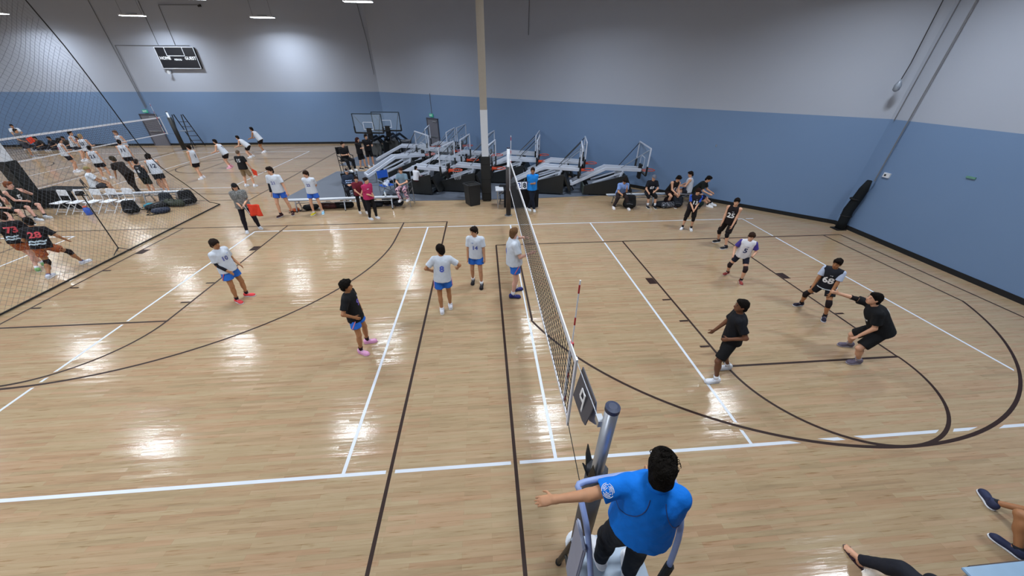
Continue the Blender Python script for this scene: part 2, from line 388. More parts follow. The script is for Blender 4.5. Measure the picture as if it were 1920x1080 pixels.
def door(n, c, ang, label):
    r = empty('door_%d' % n, c, ang); tag(r, kind='structure')
    f = MB()
    for s in (-1, 1): f.box((s*.53, -.02, 1.06), (.07, .1, 2.14))
    f.box((0, -.02, 2.11), (1.13, .1, .08)); f.build('door_frame', DOORF, r)
    d = MB().box((0, -.03, 1.03), (.98, .05, 2.05)).build('door_leaf', DOORM, r)
    MB().box((0, -.08, 1.0), (.8, .05, .07)).build('push_bar', CHROME, d); MB().box((.25, -.07, 1.95), (.35, .06, .06)).build('door_closer', CHROME, d)
    e = empty('exit_sign', (Vector(c)+Vector((math.sin(ang)*.08, -math.cos(ang)*.08, 2.32))), ang)
    MB().box((0, 0, 0), (.34, .06, .2)).build('sign_body', M('exit sign green', '#3f8f7c', .4, emit='#2fa07f', strength=.35), e, bevel=.01)
    t = flat_text('EXIT', .13, WTXT, e, (0, -.032, 0), bold=.004)
    tag(e, label, 'exit sign')
door(1, (-25.15, FW, 0), 0, 'green EXIT sign over the grey door at the far left')
dd = (C2-C1).normalized(); ang = math.atan2(dd.y, dd.x); dn = Vector((-dd.y, dd.x, 0))
dc = C1+dd*5.6; door(2, dc, ang, 'green EXIT sign over the grey door behind the basketball hoops')
conduit([dc-dn*.02+Vector((0, 0, 2.4)), dc-dn*.02+Vector((0, 0, 3.6))], .015, 'thin conduit above the exit sign of the door behind the hoops')
q = C1+dd*13.4-dn*.03
conduit([q+Vector((0, 0, 6.3)), q+Vector((0, 0, 9.4))], .014, 'thin cable hanging high on the diagonal wall right of the column', nm='hanging_cable')
# right wall: motor with cables, strobe, small plates
x = 12.06
s = empty('cable_weight', (11.55, 3.6, 4.45)); MB().lathe([(.02, -.16), (.075, -.12), (.085, 0), (.05, .1), (.02, .16)], 12).build('weight', GREYMET, s, True)
MB().tube([(0, 0, .15), (.06, .02, .55), (-.02, .05, 5)], .012, 6).build('cable', BLACK, s); tag(s, 'grey weight on a cable hanging before the right corner', 'weight')
conduit([(12.05, 3.6, 3.5), (12.05, 3.6, 9.4)], .013, 'faint thin cable in the right room corner')
conduit([(11.95, 3.1, 1.75), (11.95, 3.15, 9.5)], .016, 'long taut rope rising from the rolled black net in the right corner', nm='hanging_rope')
o = MB().box((12.08, 2.95, 1.98), (.04, .2, .14)).build('wall_outlet', WHITE); tag(o, 'small white wall outlet above the rolled black net', 'outlet')
MB().box((12.055, 2.98, 1.98), (.01, .05, .05)).build('socket', BLACK, o)
o = MB().box((12.085, .98, 2.41), (.03, .2, .05)).build('wall_plate', M('green sticker', '#5f8f7f', .6)); tag(o, 'tiny green sticker on the blue right wall', 'sticker')
o = MB().box((8.6, 6.85, 2.25), (.06, .06, .08)).build('wall_sensor', GREYMET); o.location = (.04, .04, 0); tag(o, 'tiny grey sensor on the diagonal wall above the right bench', 'sensor')
# rolled divider net standing in the right corner
pts = [(11.86, 3.28, .02), (11.86, 3.3, .6), (11.92, 3.28, 1.2), (11.86, 3.2, 1.72)]
rn = empty('rolled_net', (11.86, 3.28, 0)); 
MB().tube([(px-11.86, py-3.28, pz) for px, py, pz in [(11.86, 3.28, .03), (11.86, 3.29, .3), (11.85, 3.31, .7), (11.9, 3.28, 1.1), (11.88, 3.22, 1.45), (11.87, 3.18, 1.75)]], [.15, .14, .15, .14, .13, .07], 12).build('net_bundle', fabric('#14191d'), rn, True)
for z, rr in ((.5, .155), (1.1, .15)): MB().lathe([(rr, -.02), (rr+.01, 0), (rr, .02)], 12, (.0, .02, z)).build('strap', RUBBER, rn)
MB().box((-.05, 0, .02), (.36, .3, .035)).build('foot_plate', BLACK, rn)
tag(rn, 'black rolled-up net bundle standing in the right corner', 'net')

# ---- grey floor covers under the stored hoops
gm = M('grey vinyl floor cover', '#59616f', .6, vary=.08, scale=1.2)
def cover(poly, label, z=.012):
    o = MB().prism(poly, .001, z, 'z').build('floor_cover', gm); tag(o, label, 'floor cover', 'grey covers under the stored hoops')
cover([(-9.8, 8.15), (-4.4, 8.02), (-4.2, 7.55), (.4, 7.5), (5.2, 7.8), (6.6, 8.3), (.6, 13.9), (-2.3, 16.4), (-7.0, 13.0), (-9.2, 13.1)], 'wide grey floor cover spread under the white basketball hoops')
cover([(-9.6, 14.6), (-6.0, 14.2), (-3.2, 17.3), (-6.2, 19.9), (-9.3, 17.2)], 'grey floor cover under the dark hoops in the back corner', .01)
# ================================================================ SMOOTH SOLIDS (blended shapes turned into one mesh)
class Solid:
    def __init__(s): s.p = []
    def cone(s, a, b, ra, rb=None, k=.03, flat=0, wide=None, q=1.0):
        """tapered rounded bar; flat=1 cuts b square, 2 cuts both ends; q>1 flattens along direction wide"""
        s.p.append(('c', np.array(a, float), np.array(b, float), ra, ra if rb is None else rb, k, flat, None if wide is None else np.array(wide, float), q)); return s
    def ell(s, c, r, R=None, k=.03):
        s.p.append(('e', np.array(c, float), np.array(r, float), np.eye(3) if R is None else np.array(R, float), k)); return s
    def cut(s, n, d):
        """keep n.x <= d"""
        s.p.append(('h', np.array(n, float), d)); return s
    def hole(s, c, r, R=None):
        s.p.append(('x', np.array(c, float), np.array(r, float), np.eye(3) if R is None else np.array(R, float))); return s
    def mesh(s, name, vox, wob=0, seed=0):
        lo = np.full(3, 1e9); hi = -lo
        for p in s.p:
            if p[0] == 'c':
                r = max(p[3], p[4]); lo = np.minimum(lo, np.minimum(p[1], p[2])-r); hi = np.maximum(hi, np.maximum(p[1], p[2])+r)
            elif p[0] == 'e':
                e = np.sqrt(((p[3]*p[2][:, None])**2).sum(0)); lo = np.minimum(lo, p[1]-e); hi = np.maximum(hi, p[1]+e)
        lo -= vox*2.5+wob; n = np.ceil((hi+vox*2.5+wob-lo)/vox).astype(int)+1
        F = np.full(n, 1.0, np.float32)
        ax = [lo[i]+vox*np.arange(n[i]) for i in range(3)]
        for p in s.p:
            if p[0] in 'ce':
                k = p[5] if p[0] == 'c' else p[4]
                if p[0] == 'c':
                    r = max(p[3], p[4]); a = np.minimum(p[1], p[2])-r; b = np.maximum(p[1], p[2])+r
                else:
                    e = np.sqrt(((p[3]*p[2][:, None])**2).sum(0)); a = p[1]-e; b = p[1]+e
                m = k+2*vox
                i0 = np.maximum(((a-m-lo)/vox).astype(int), 0); i1 = np.minimum(((b+m-lo)/vox).astype(int)+2, n)
                sl = tuple(slice(i0[i], i1[i]) for i in range(3))
                X = np.stack(np.meshgrid(*[ax[i][sl[i]] for i in range(3)], indexing='ij'), -1)
                if p[0] == 'c':
                    A, B = p[1], p[2]; ab = B-A; l2 = max(ab@ab, 1e-12); rel = X-A
                    t = rel@ab/l2; tc = np.clip(t, 0, 1)
                    v = rel-tc[..., None]*ab
                    if p[7] is not None:
                        w_ = p[7]; v = v+(v@w_)[..., None]*w_*(p[8]-1)
                    d = np.sqrt((v*v).sum(-1))-(p[3]+tc*(p[4]-p[3]))
                    if p[7] is not None: d = d/(1+(p[8]-1)*.5)
                    if p[6]:
                        L = math.sqrt(l2); d = np.maximum(d, (t-1)*L)
                        if p[6] == 2: d = np.maximum(d, -t*L)
                else:
                    q = (X-p[1])@p[3].T/p[2]
                    d = (np.sqrt((q*q).sum(-1))-1)*p[2].min()
                G = F[sl]; h = np.clip(.5+.5*(G-d)/k, 0, 1); F[sl] = (G*(1-h)+d*h-k*h*(1-h)).astype(np.float32)
            elif p[0] == 'h':
                d = ax[0][:, None, None]*p[1][0]+ax[1][None, :, None]*p[1][1]+ax[2][None, None, :]*p[1][2]-p[2]; F = np.maximum(F, d.astype(np.float32))
            else:
                X = np.stack(np.meshgrid(*ax, indexing='ij'), -1); q = (X-p[1])@p[3].T/p[2]
                F = np.maximum(F, -((np.sqrt((q*q).sum(-1))-1)*p[2].min()).astype(np.float32))
        if wob:
            X = np.meshgrid(*ax, indexing='ij'); f = 55.0
            F = F+(wob*np.sin(X[0]*f+seed)*np.sin(X[1]*f*1.1+2*seed)*np.sin(X[2]*f*.9+.5)).astype(np.float32)
        return surface(F, lo, vox, name)
def surface(F, lo, vox, name):
    S = F < 0
    c = [(i, j, k) for i in (0, 1) for j in (0, 1) for k in (0, 1)]
    def sub(A, o): return A[o[0]:A.shape[0]-1+o[0], o[1]:A.shape[1]-1+o[1], o[2]:A.shape[2]-1+o[2]]
    cnt = sum(sub(S, o).astype(np.uint8) for o in c); act = (cnt > 0) & (cnt < 8)
    idx = np.argwhere(act); N = len(idx)
    vid = np.full(act.shape, -1, np.int64); vid[act] = np.arange(N)
    V = np.stack([F[idx[:, 0]+o[0], idx[:, 1]+o[1], idx[:, 2]+o[2]] for o in c], 1)
    acc = np.zeros((N, 3)); num = np.zeros(N)
    for a in range(8):
        for b in range(a+1, 8):
            da = np.array(c[b])-np.array(c[a])
            if abs(da).sum() != 1: continue
            x = (V[:, a] < 0) != (V[:, b] < 0)
            t = V[x, a]/(V[x, a]-V[x, b]); acc[x] += np.array(c[a])+t[:, None]*da; num[x] += 1
    P = lo+(idx+acc/np.maximum(num, 1)[:, None])*vox
    faces = []
    for d in range(3):
        e1, e2 = [(1, 2), (2, 0), (0, 1)][d]
        A = S; sh = [slice(None)]*3; sh2 = [slice(None)]*3; sh[d] = slice(0, -1); sh2[d] = slice(1, None)
        a0 = A[tuple(sh)]; a1 = A[tuple(sh2)]; x = np.argwhere(a0 != a1)
        x = x[(x[:, e1] > 0) & (x[:, e2] > 0)]
        x = x[(x[:, e1] < act.shape[e1]) & (x[:, e2] < act.shape[e2]) & (x[:, d] < act.shape[d])]
        if not len(x): continue
        ins = a0[x[:, 0], x[:, 1], x[:, 2]]
        def g(o1, o2):
            y = x.copy(); y[:, e1] -= o1; y[:, e2] -= o2; return vid[y[:, 0], y[:, 1], y[:, 2]]
        q = np.stack([g(1, 1), g(0, 1), g(0, 0), g(1, 0)], 1); q[~ins] = q[~ins][:, ::-1]; faces.append(q)
    Q = np.concatenate(faces); Q = Q[(Q >= 0).all(1)]
    me = bpy.data.meshes.new(name); me.vertices.add(N); me.vertices.foreach_set('co', P.ravel())
    me.loops.add(Q.size); me.loops.foreach_set('vertex_index', Q.ravel().astype(np.int32))
    me.polygons.add(len(Q)); me.polygons.foreach_set('loop_start', np.arange(0, Q.size, 4, dtype=np.int32)); me.polygons.foreach_set('use_smooth', np.ones(len(Q), bool))
    me.update(calc_edges=True)
    return me
def solid(s, name, mat, parent, vox, wob=0, seed=0, loc=None):
    me = s.mesh(name, vox, wob, seed); return link(name, me, mat, parent, loc=loc)

# ================================================================ NETS AND POSTS
STR = M('black net cord', '#1b1d22', .8, vary=0); TAPE = M('white net tape', '#dfe3ee', .6, vary=.04)
REDB = M('red antenna band', '#b8323a', .5, vary=0)
def volley_net(x, yc, half, top, label, antennas=True, ends=True):
    r = empty('volleyball_net', (x, yc, 0)); h = half; b = top-1.0
    m = MB()
    n = int(round(2*h/.1))
    for i in range(n+1):
        y_ = -h+2*h*i/n; m.bar((0, y_, b), (0, y_, top), .006)
    for k in range(11): m.bar((0, -h, b+.1*k), (0, h, b+.1*k), .006)
    tag(m.build('net_mesh', STR, r, fix=False), kind='stuff')
    MB().bar((0, -h, top-.035), (0, h, top-.035), .014, .085).build('top_tape', TAPE, r)
    MB().bar((0, -h, b+.02), (0, h, b+.02), .012, .05).build('bottom_tape', TAPE, r)
    for s in (-1, 1):
        MB().bar((0, s*(h-.02), b-.05), (0, s*(h-.02), top+.02), .022, .05, up=(0, 1, 0)).build('end_sleeve', TAPE, r)
        MB().tube([(0, s*h, top), (0, s*(h+.75), top+.06)], .005, 5).build('top_cable', CHROME, r)
        MB().tube([(0, s*h, b), (0, s*(h+.75), b-.15)], .005, 5).build('bottom_cord', STR, r)
        MB().bar((0, s*4.5, b), (0, s*4.5, top), .012, .02, up=(0, 1, 0)).build('side_tape', TAPE, r)
        if antennas:
            an = MB().tube([(.015, s*4.5, b+.05), (.015, s*4.5, top+.8)], .008, 8).build('antenna', WTXT, r)
            for k in range(9):
                if k % 2 == 0: MB().tube([(.015, s*4.5, b+.05+.2*k), (.015, s*4.5, b+.05+.2*k+.1)], .0095, 8).build('red_band', REDB, an)
            MB().box((.015, s*4.5, top-.03), (.03, .05, .08)).build('red_clip', REDB, an)
    tag(r, label, 'net'); return r
volley_net(0.0, 0, 4.78, 2.24, 'white-taped volleyball net across the middle of the near court')
volley_net(-22.2, 14.7, 4.75, 2.20, 'white-taped volleyball net on the far left court behind the divider')
def post(x, y, top, pad_top, pad_r, padmat, polemat, label, r=.052):
    e = empty('net_post', (x, y, 0))
    MB().tube([(0, 0, 0), (0, 0, top)], r, 20).build('pole', polemat, e, True)
    MB().lathe([(r+.004, top-.03), (r+.004, top+.01), (r*.6, top+.02)], 20).build('end_cap', M('navy cap', '#2c3550', .5), e)
    MB().lathe([(pad_r, .02), (pad_r*1.02, pad_top*.5), (pad_r, pad_top)], 8).build('post_pad', padmat, e, True)
    MB().lathe([(pad_r+.05, 0), (pad_r+.05, .02), (r, .03)], 20).build('floor_plate', CHROME, e)
    tag(e, label, 'post'); return e
e = post(.07, -5.56, 2.5, 1.62, .105, M('charcoal vinyl pad', '#4b4c52', .45, vary=.1), CHROME, 'grey steel net post with dark cap right before the standing referee', .056)
# torn upper flaps of the pad, winch, cable
fl = MB()
for a, hgt_ in ((100, .24), (150, .12), (200, .28), (250, .1)):
    a0, a1 = rad(a), rad(a+48); R = .108
    fl.add([(R*math.cos(a0), R*math.sin(a0), 1.58), (R*math.cos(a1), R*math.sin(a1), 1.58), ((R+.03)*math.cos(a1-.2), (R+.03)*math.sin(a1-.2), 1.62+hgt_*.5), ((R+.045)*math.cos((a0+a1)/2), (R+.045)*math.sin((a0+a1)/2), 1.6+hgt_)], [(0, 1, 2, 3)])
fo = fl.build('pad_flap', PAD, e, fix=False); mo = fo.modifiers.new('t', 'SOLIDIFY'); mo.thickness = .012
MB().box((-.06, .05, 2.28), (.05, .08, .07)).build('net_hook', CHROME, e)
post(0, 5.5, 2.5, 1.85, .095, M('brown black pad', '#2b2526', .5), WHITE, 'slim net post in dark padding at the far side of the court')
post(-22.2, 20.2, 2.45, 2.1, .13, PAD, WHITE, 'net post in thick black pad before the far wall')
post(-22.2, 9.2, 2.45, 2.1, .13, PAD, WHITE, 'net post in black pad at the left picture edge')
# cloth sleeve over the net cable, with a white mark
f = empty('cable_banner', (.035, -5.1, 2.25))
b = MB()
for sx, mat, nm in ((-1, M('charcoal banner', '#53535c', .7), 'front_flap'), (1, M('slate banner', '#7f8bb0', .7), 'back_flap')):
    vs = [(0, .20, .03), (0, -.24, .05), (sx*.05, -.22, -.30), (sx*.035, -.1, -.40), (sx*.05, .22, -.40)]
    o = MB().add(vs, [(0, 1, 2, 3, 4)]).build(nm, mat, f, fix=False); mo = o.modifiers.new('t', 'SOLIDIFY'); mo.thickness = .01
    if sx < 0:
        mk = MB()
        for a, c in (((-.045, .02, -.08), (-.048, -.07, -.08)), ((-.045, .02, -.08), (-.052, .04, -.2)), ((-.052, .04, -.2), (-.052, -.05, -.18)), ((-.046, -.07, -.06), (-.056, -.06, -.30))): mk.bar(a, c, .03, .006, up=(1, 0, 0))
        mk.build('white_mark', WTXT, o)
tag(f, 'dark cloth banner with white mark draped over the net cable by the post', 'banner')

# ---- divider net hanging across the hall on the left
def divider():
    r = empty('divider_net', (-12.05, 0, 0))
    edge = [(7.58, .03), (7.15, .24), (5.95, 1.88), (5.56, 2.73), (5.16, 4.19), (4.87, 5.32), (4.59, 6.22), (4.0, 9.4)]
    ez = [e_[1] for e_ in edge]; ey = [e_[0] for e_ in edge]
    lim = lambda z: float(np.interp(z, ez, ey))
    fold = lambda y_, z: .10*math.sin(y_*1.7+.3*z)*min(1, z/1.5)+.05*math.sin(y_*4.1)*min(1, z/2)
    m = MB(); T = .0021
    for sgn in (1, -1):
        y0 = -8-9.4 if sgn > 0 else -8
        for i in range(215):
            s0 = y0+.13*i; line = []
            for kz in range(0, 33):
                z = .03+9.35*kz/32*1.0; y_ = s0+sgn*z*.92
                if -8 <= y_ <= lim(z): line.append((fold(y_, z), y_, z))
                elif len(line) > 1: break
                else: line = []
            if len(line) > 1: m.tube(line, T, 3, cap=False)
    tag(m.build('net_mesh', M('grey divider cord', '#575d66', .8, vary=0), r, fix=False), kind='stuff')
    MB().tube([(fold(y_, 0), y_, .03) for y_ in np.linspace(-8, 7.58, 40)], .022, 6).build('hem_rope', RUBBER, r)
    MB().tube([(fold(lim(z), z), lim(z), z) for z in np.linspace(.03, 9.4, 40)], .014, 6).build('edge_rope', RUBBER, r)
    MB().tube([(0, -8, 9.4), (0, 5.2, 9.4)], .03, 6).build('top_track', GREYMET, r)
    tag(r, 'tall dark mesh divider net hanging across the left side', 'net')
divider()

# ---- referee stands
def ref_stand(loc, rz, label, railmat, z=1.0):
    r = empty('referee_stand', loc, rz)
    MB().box((0, 0, z-.03), (.62, .66, .05)).build('platform', M('pale grey platform', '#9fb0c4', .5, vary=.05), r, bevel=.01)
    for s in (-1, 1):
        l1 = MB().tube([(s*.29, .30, z-.05), (s*.33, .46, .02)], .028, 10).build('leg', BLACK, r); l2 = MB().tube([(s*.29, -.30, z-.05), (s*.33, -.62, .02)], .028, 10).build('leg', BLACK, r)
        MB().tube([(s*.31, .38, .5), (s*.31, -.45, .5)], .018, 8).build('side_brace', BLACK, r)
        MB().tube([(s*.33, .46, .03), (s*.33, .46, 0)], .035, 10).build('rubber_foot', RUBBER, r)
    for k in range(3): MB().bar((-.3, -.36-.085*k, z-.3-.25*k), (.3, -.36-.085*k, z-.3-.25*k), .08, .03).build('ladder_step', GREYMET, r)
    pts = [(-.30, -.22, z+.28), (-.33, .02, z+.8), (-.36, .22, z+1.0), (-.31, .30, z+1.03), (.28, .33, z+1.03), (.40, .24, z+1.01), (.42, .05, z+.75), (.40, -.05, z+.25)]
    sm = []
    for i in range(len(pts)-1):
        p0, p1, p2, p3 = (Vector(pts[max(0, min(len(pts)-1, j))]) for j in (i-1, i, i+1, i+2))
        for t in (0, .25, .5, .75): sm.append(.5*((2*p1)+(p2-p0)*t+(2*p0-5*p1+4*p2-p3)*t*t+(3*p1-p0-3*p2+p3)*t**3))
    sm.append(Vector(pts[-1]))
    rl = MB().tube(sm, .023, 12).build('guard_rail', railmat, r, True)
    for s, q in ((-1, pts[0]), (1, pts[-1])): MB().tube([(q[0], q[1], z-.05), (q[0], q[1], z+.30)], .036, 10).build('rail_clamp', RUBBER, rl)
    MB().box((-.37, .05, z+.3), (.03, .22, .95)).build('side_panel', M('slate side panel', '#8b93ab', .5), r, bevel=.01)
    tag(r, label, 'referee stand'); return r
ref_stand((.13, -6.17, 0), 0, 'referee stand with pale blue guard rail under the blue-shirted referee', BLUEPAD)
def ladder_stand():
    r = empty('referee_stand', (-22.25, 21.35, 0), 0)
    for s in (-1, 1):
        MB().tube([(s*.3, -.35, 2.2), (s*.36, -.75, .02)], .03, 8).build('leg', BLACK, r); MB().tube([(s*.3, -.2, 2.2), (s*.36, .5, .02)], .03, 8).build('leg', BLACK, r)
    for k in range(5): MB().tube([(-.31, .0+.09*k, 1.7-.32*k), (.31, .0+.09*k, 1.7-.32*k)], .018, 8).build('rung', BLACK, r)
    MB().box((0, -.25, 1.15), (.6, .45, .04)).build('platform', GREYMET, r)
    tag(r, 'black ladder referee stand against the far wall by the padded post', 'referee stand')
ladder_stand()

# ================================================================ BASKETBALL HOOPS
GLASS = M('backboard glass', '#b9c8d4', .05, vary=0, alpha=.10)
NETW = M('white hoop net', '#cfd3da', .8, vary=0)
HW = M('white boom paint', '#c6cede', .35, vary=.03)
def ring(r, R, c, n=24, k=8):
    m = MB(); m.tube([(c[0]+R*math.cos(2*math.pi*i/n), c[1]+R*math.sin(2*math.pi*i/n), c[2]) for i in range(n+1)], r, k, cap=False); return m
def make_hoop(dark=False):
    """origin: middle of base front edge region; +x is the way the rim points"""
    r = empty('portable_hoop')
    fm = BLACK if dark else HW
    # wedge base
    MB().prism([(-1.0, .05), (.85, .05), (.85, .90), (.76, .90), (-1.0, .42)], -.57, -.50, 'y').build('side_panel', PAD, r)
    MB().prism([(-1.0, .05), (.85, .05), (.85, .90), (.76, .90), (-1.0, .42)], .50, .57, 'y').build('side_panel', PAD, r)
    MB().box((-1.0, 0, .23), (.05, 1.0, .36)).build('rear_panel', M('grey green panel', '#515d57', .6), r)
    MB().box((0, 0, .14), (1.55, .98, .16)).build('ballast_tray', M('silver tray', '#8d95a0', .5), r)
    MB().bar((-.75, 0, .38), (.5, 0, .62), .9, .02).build('deck_plate', M('deck steel', '#808896', .45), r)
    for px in (-.45, .25): 
        for s in (-1, 1): MB().bar((px-.09, s*.555, .14), (px+.09, s*.555, .14), .012, .05).build('lift_slot', HW, r)
    for px in (-.7, .7):
        for s in (-1, 1): MB().tube([(px, s*.44-.02, .05), (px, s*.44+.02, .05)], .05, 12).build('caster', RUBBER, r)
    # tilted front pad
    MB().bar((.86, 0, .80), (1.18, 0, .12), .92, .10, up=(1, 0, 0)).build('front_pad', PAD, r, bevel=.02)
    MB().bar((1.05, .2, .45), (1.35, .2, .05), .05).build('front_brace', BLACK, r)
    # boom
    for s in (-1, 1):
        MB().bar((-1.55, s*.30, .42), (-.05, s*.24, 1.13), .09, .13).build('rear_boom', fm, r, bevel=.01)
        MB().bar((-.12, s*.24, 1.12), (1.5, s*.20, 1.07), .09, .14).build('front_boom', fm, r, bevel=.01)
        MB().bar((-.6, s*.33, .5), (.75, s*.22, .98), .05, .06).build('lift_arm', fm, r)
        MB().bar((.55, s*.3, .6), (.7, s*.24, 1.03), .07).build('mast_link', fm, r)
    MB().bar((-1.55, -.34, .42), (-1.55, .34, .42), .1).build('boom_crossbar', fm, r)
    MB().box((.55, 0, .88), (.22, .5, .3)).build('mast_block', M('silver tray', '#8d95a0', .5), r, bevel=.02)
    # backboard, its frame and struts
    bx, z0, z1, W = (1.3, 1.5, 2.57, .91) if dark else (1.52, 1.02, 2.09, .91); dz = z0-1.02
    MB().box((bx, 0, (z0+z1)/2), (.02, 2*W, z1-z0)).build('backboard_glass', GLASS, r)
    fb = MB()
    for s in (-1, 1): fb.bar((bx, s*W, z0), (bx, s*W, z1), .045, .045)
    fb.bar((bx, -W, z1), (bx, W, z1), .045); fb.bar((bx, -W, z0), (bx, W, z0), .045)
    fb.build('backboard_frame', M('dark board frame', '#20303a', .5) if dark else HW, r)
    tb = MB()
    for a, c in (((-.3, 1.2), (.3, 1.2)), ((-.3, 1.62), (.3, 1.62)), ((-.3, 1.2), (-.3, 1.62)), ((.3, 1.2), (.3, 1.62))): tb.bar((bx+.012, a[0], a[1]+dz), (bx+.012, c[0], c[1]+dz), .04, .01, up=(1, 0, 0))
    tb.build('target_square', HW, r)
    MB().bar((bx, -W, z0-.01), (bx, W, z0-.01), .07, .09).build('bottom_pad', RUBBER, r, bevel=.015)
    for s in (-1, 1):
        MB().bar((bx, s*(W+.005), z0-.02), (bx, s*(W+.005), z0+.36), .075, .06).build('corner_pad', RUBBER, r)
        MB().tube([(.55, s*.22, 1.13), (bx-.03, s*(W-.06), z1-.06)], .017, 8).build('board_strut', BLACK if s > 0 else GREYMET, r)
    MB().box((bx-.02, 0, .98+dz), (.1, .32, .62)).build('rim_mount', RUBBER if True else HW, r, bevel=.01)
    # rim and net
    rm = ring(.017, .2286, (bx+.40, 0, 1.04)); rm.box((bx+.10, 0, 1.02), (.2, .24, .07)); rm.bar((bx+.02, -.1, 1.0), (bx+.25, -.18, 1.03), .02); rm.bar((bx+.02, .1, 1.0), (bx+.25, .18, 1.03), .02); rm.box((bx+.03, 0, 1.0), (.03, .2, .16))
    rim = rm.build('rim', BLACK if dark else ORANGE, r); rim.location = (0, 0, dz)
    return r
def hoop(src, x, y, a, label, g='white portable hoops stored along the diagonal wall'):
    o = copy_tree(src) if src.get('label') else src
    o.location = (x, y, .012); o.rotation_euler = (0, 0, rad(a)); tag(o, label, 'basketball hoop', g); return o
def add_hoop_net(r, bx=1.52, dz=0):
    nm = MB()
    for k in range(12):
        a0 = 2*math.pi*k/12
        for sg in (1, -1):
            nm.tube([(bx+.40+R_*math.cos(a0+sg*t), R_*math.sin(a0+sg*t), 1.03-z_) for R_, z_, t in ((.225, 0, 0), (.19, .12, .26), (.16, .25, .5), (.14, .38, .78))], .004, 3, cap=False)
    ho = nm.build('hoop_net', NETW, r, fix=False); ho.location = (0, 0, dz); tag(ho, kind='stuff')
H0 = make_hoop()
# placed by rim centre; the rim is 1.92 m ahead of the origin
for rx, ry, a, lab in (
    (-2.1, 8.50, -16, 'nearest white portable hoop left of the column, black base toward the court'),
    (-.15, 8.75, -14, 'white portable hoop standing right behind the padded column'),
    (3.82, 8.22, -13, 'white portable hoop right behind the standing blue-shirted line official'),
    (6.56, 7.99, -8, 'rightmost white portable hoop beside the right players bench'),
    (4.35, 9.55, -12, 'white portable hoop second from the right, close to the diagonal wall'),
    (2.18, 10.1, -12, 'white portable hoop in the second row right of the net post'),
    (2.35, 11.6, -14, 'white portable hoop against the diagonal wall right of the column'),
    (-.1, 11.75, -14, 'white portable hoop in the third row just right of the column'),
    (-1.37, 10.6, -12, 'white portable hoop in the second row just left of the column'),
    (-2.24, 12.97, -10, 'white portable hoop in the third row left of the column'),
    (-1.75, 14.6, -14, 'white portable hoop farthest back near the exit door, rim by the column'),
    (-3.65, 14.3, 0, 'white portable hoop right before the grey exit door'),
    (-3.72, 12.2, 30, 'leftmost white portable hoop turned away, its boom over the grey cover')):
    d_ = Vector((math.cos(rad(a)), math.sin(rad(a)))); hoop(H0, rx-d_.x*1.92, ry-d_.y*1.92, a, lab)
add_hoop_net(H0)
HD = make_hoop(True)
hoop(HD, -7.85, 18.0, -98, 'front one of two dark portable hoops in the back corner', 'dark portable hoops in the back corner')
hoop(HD, -6.95, 19.0, -98, 'rear one of two dark portable hoops in the back corner', 'dark portable hoops in the back corner')

# ================================================================ BENCHES, CHAIRS, TABLES
def bench(p0, p1, label, legs=3):
    p0, p1 = Vector((*p0, 0)), Vector((*p1, 0)); d = p1-p0; L = d.length
    r = empty('team_bench', (p0+p1)/2, math.atan2(d.y, d.x))
    for s in (-1, 1): MB().box((0, s*.075, .43), (L, .135, .035)).build('seat_plank', CHROME if s < 0 else WHITE, r, bevel=.008)
    for i in range(legs):
        lx = -L/2+.35+(L-.7)*i/(legs-1)
        l = MB().bar((lx, -.12, .41), (lx, -.24, .03), .04); l.bar((lx, .12, .41), (lx, .24, .03), .04); l.bar((lx, -.14, .3), (lx, .14, .3), .03); l.build('leg_frame', CHROME, r)
        for s in (-1, 1): MB().tube([(lx-.015, s*.24, .03), (lx+.015, s*.24, .03)], .03, 10).build('caster', RUBBER, r)
    MB().tube([(-L/2+.35, 0, .3), (L/2-.35, 0, .3)], .018, 8).build('stretcher', CHROME, r)
    tag(r, label, 'bench')
bench((-8.75, 6.62), (-4.35, 6.80), 'long silver bench left of the column, behind players 21 and 22')
bench((4.2, 6.42), (8.1, 6.45), 'silver team bench on the right with black-clad players sitting')
bench((-16.7, 7.95), (-13.6, 8.2), 'silver bench behind the divider net, behind the white folding chairs')
def folding_chair(loc, rz, mat, label, group=None):
    """faces -y"""
    r = empty('folding_chair', loc, rz)
    MB().box((0, -.03, .44), (.40, .40, .025)).build('seat', mat, r, bevel=.01)
    b_ = MB().box((0, .235, .725), (.385, .018, .21)).build('backrest', mat, r, bevel=.006)
    for s in (-1, 1):
        MB().tube([(s*.205, .24, .80), (s*.205, .2, .46), (s*.205, -.24, .01)], .012, 6).build('leg', mat, r)
        MB().tube([(s*.185, .06, .44), (s*.185, .26, .01)], .012, 6).build('leg', mat, r)
    MB().tube([(-.205, .24, .80), (-.17, .245, .84), (.17, .245, .84), (.205, .24, .80)], .012, 6).build('top_rail', mat, r)
    MB().tube([(-.185, .2, .14), (.185, .2, .14)], .01, 6).build('stretcher', mat, r); MB().tube([(-.205, -.16, .1), (.205, -.16, .1)], .01, 6).build('stretcher', mat, r)
    tag(r, label, 'chair', group); return r
FC = M('white chair plastic', '#dfe3ea', .4, vary=.02)
names = ('leftmost white folding chair in the row behind the divider net', 'second white folding chair from the left in the row behind the net', 'middle white folding chair of the row behind the divider net', 'fourth white folding chair from the left behind the net, tripod before it', 'rightmost white folding chair of the row, next to the backpacks')
for i in range(5): folding_chair((-17.35+.57*i, 6.95+.02*i, 0), rad(-8), FC, names[i], 'white folding chairs behind the divider')
BKC = M('black chair plastic', '#1a1b20', .5)
folding_chair((-.05, 7.02, 0), rad(170), BKC, 'black folding chair at the score table beside the column')
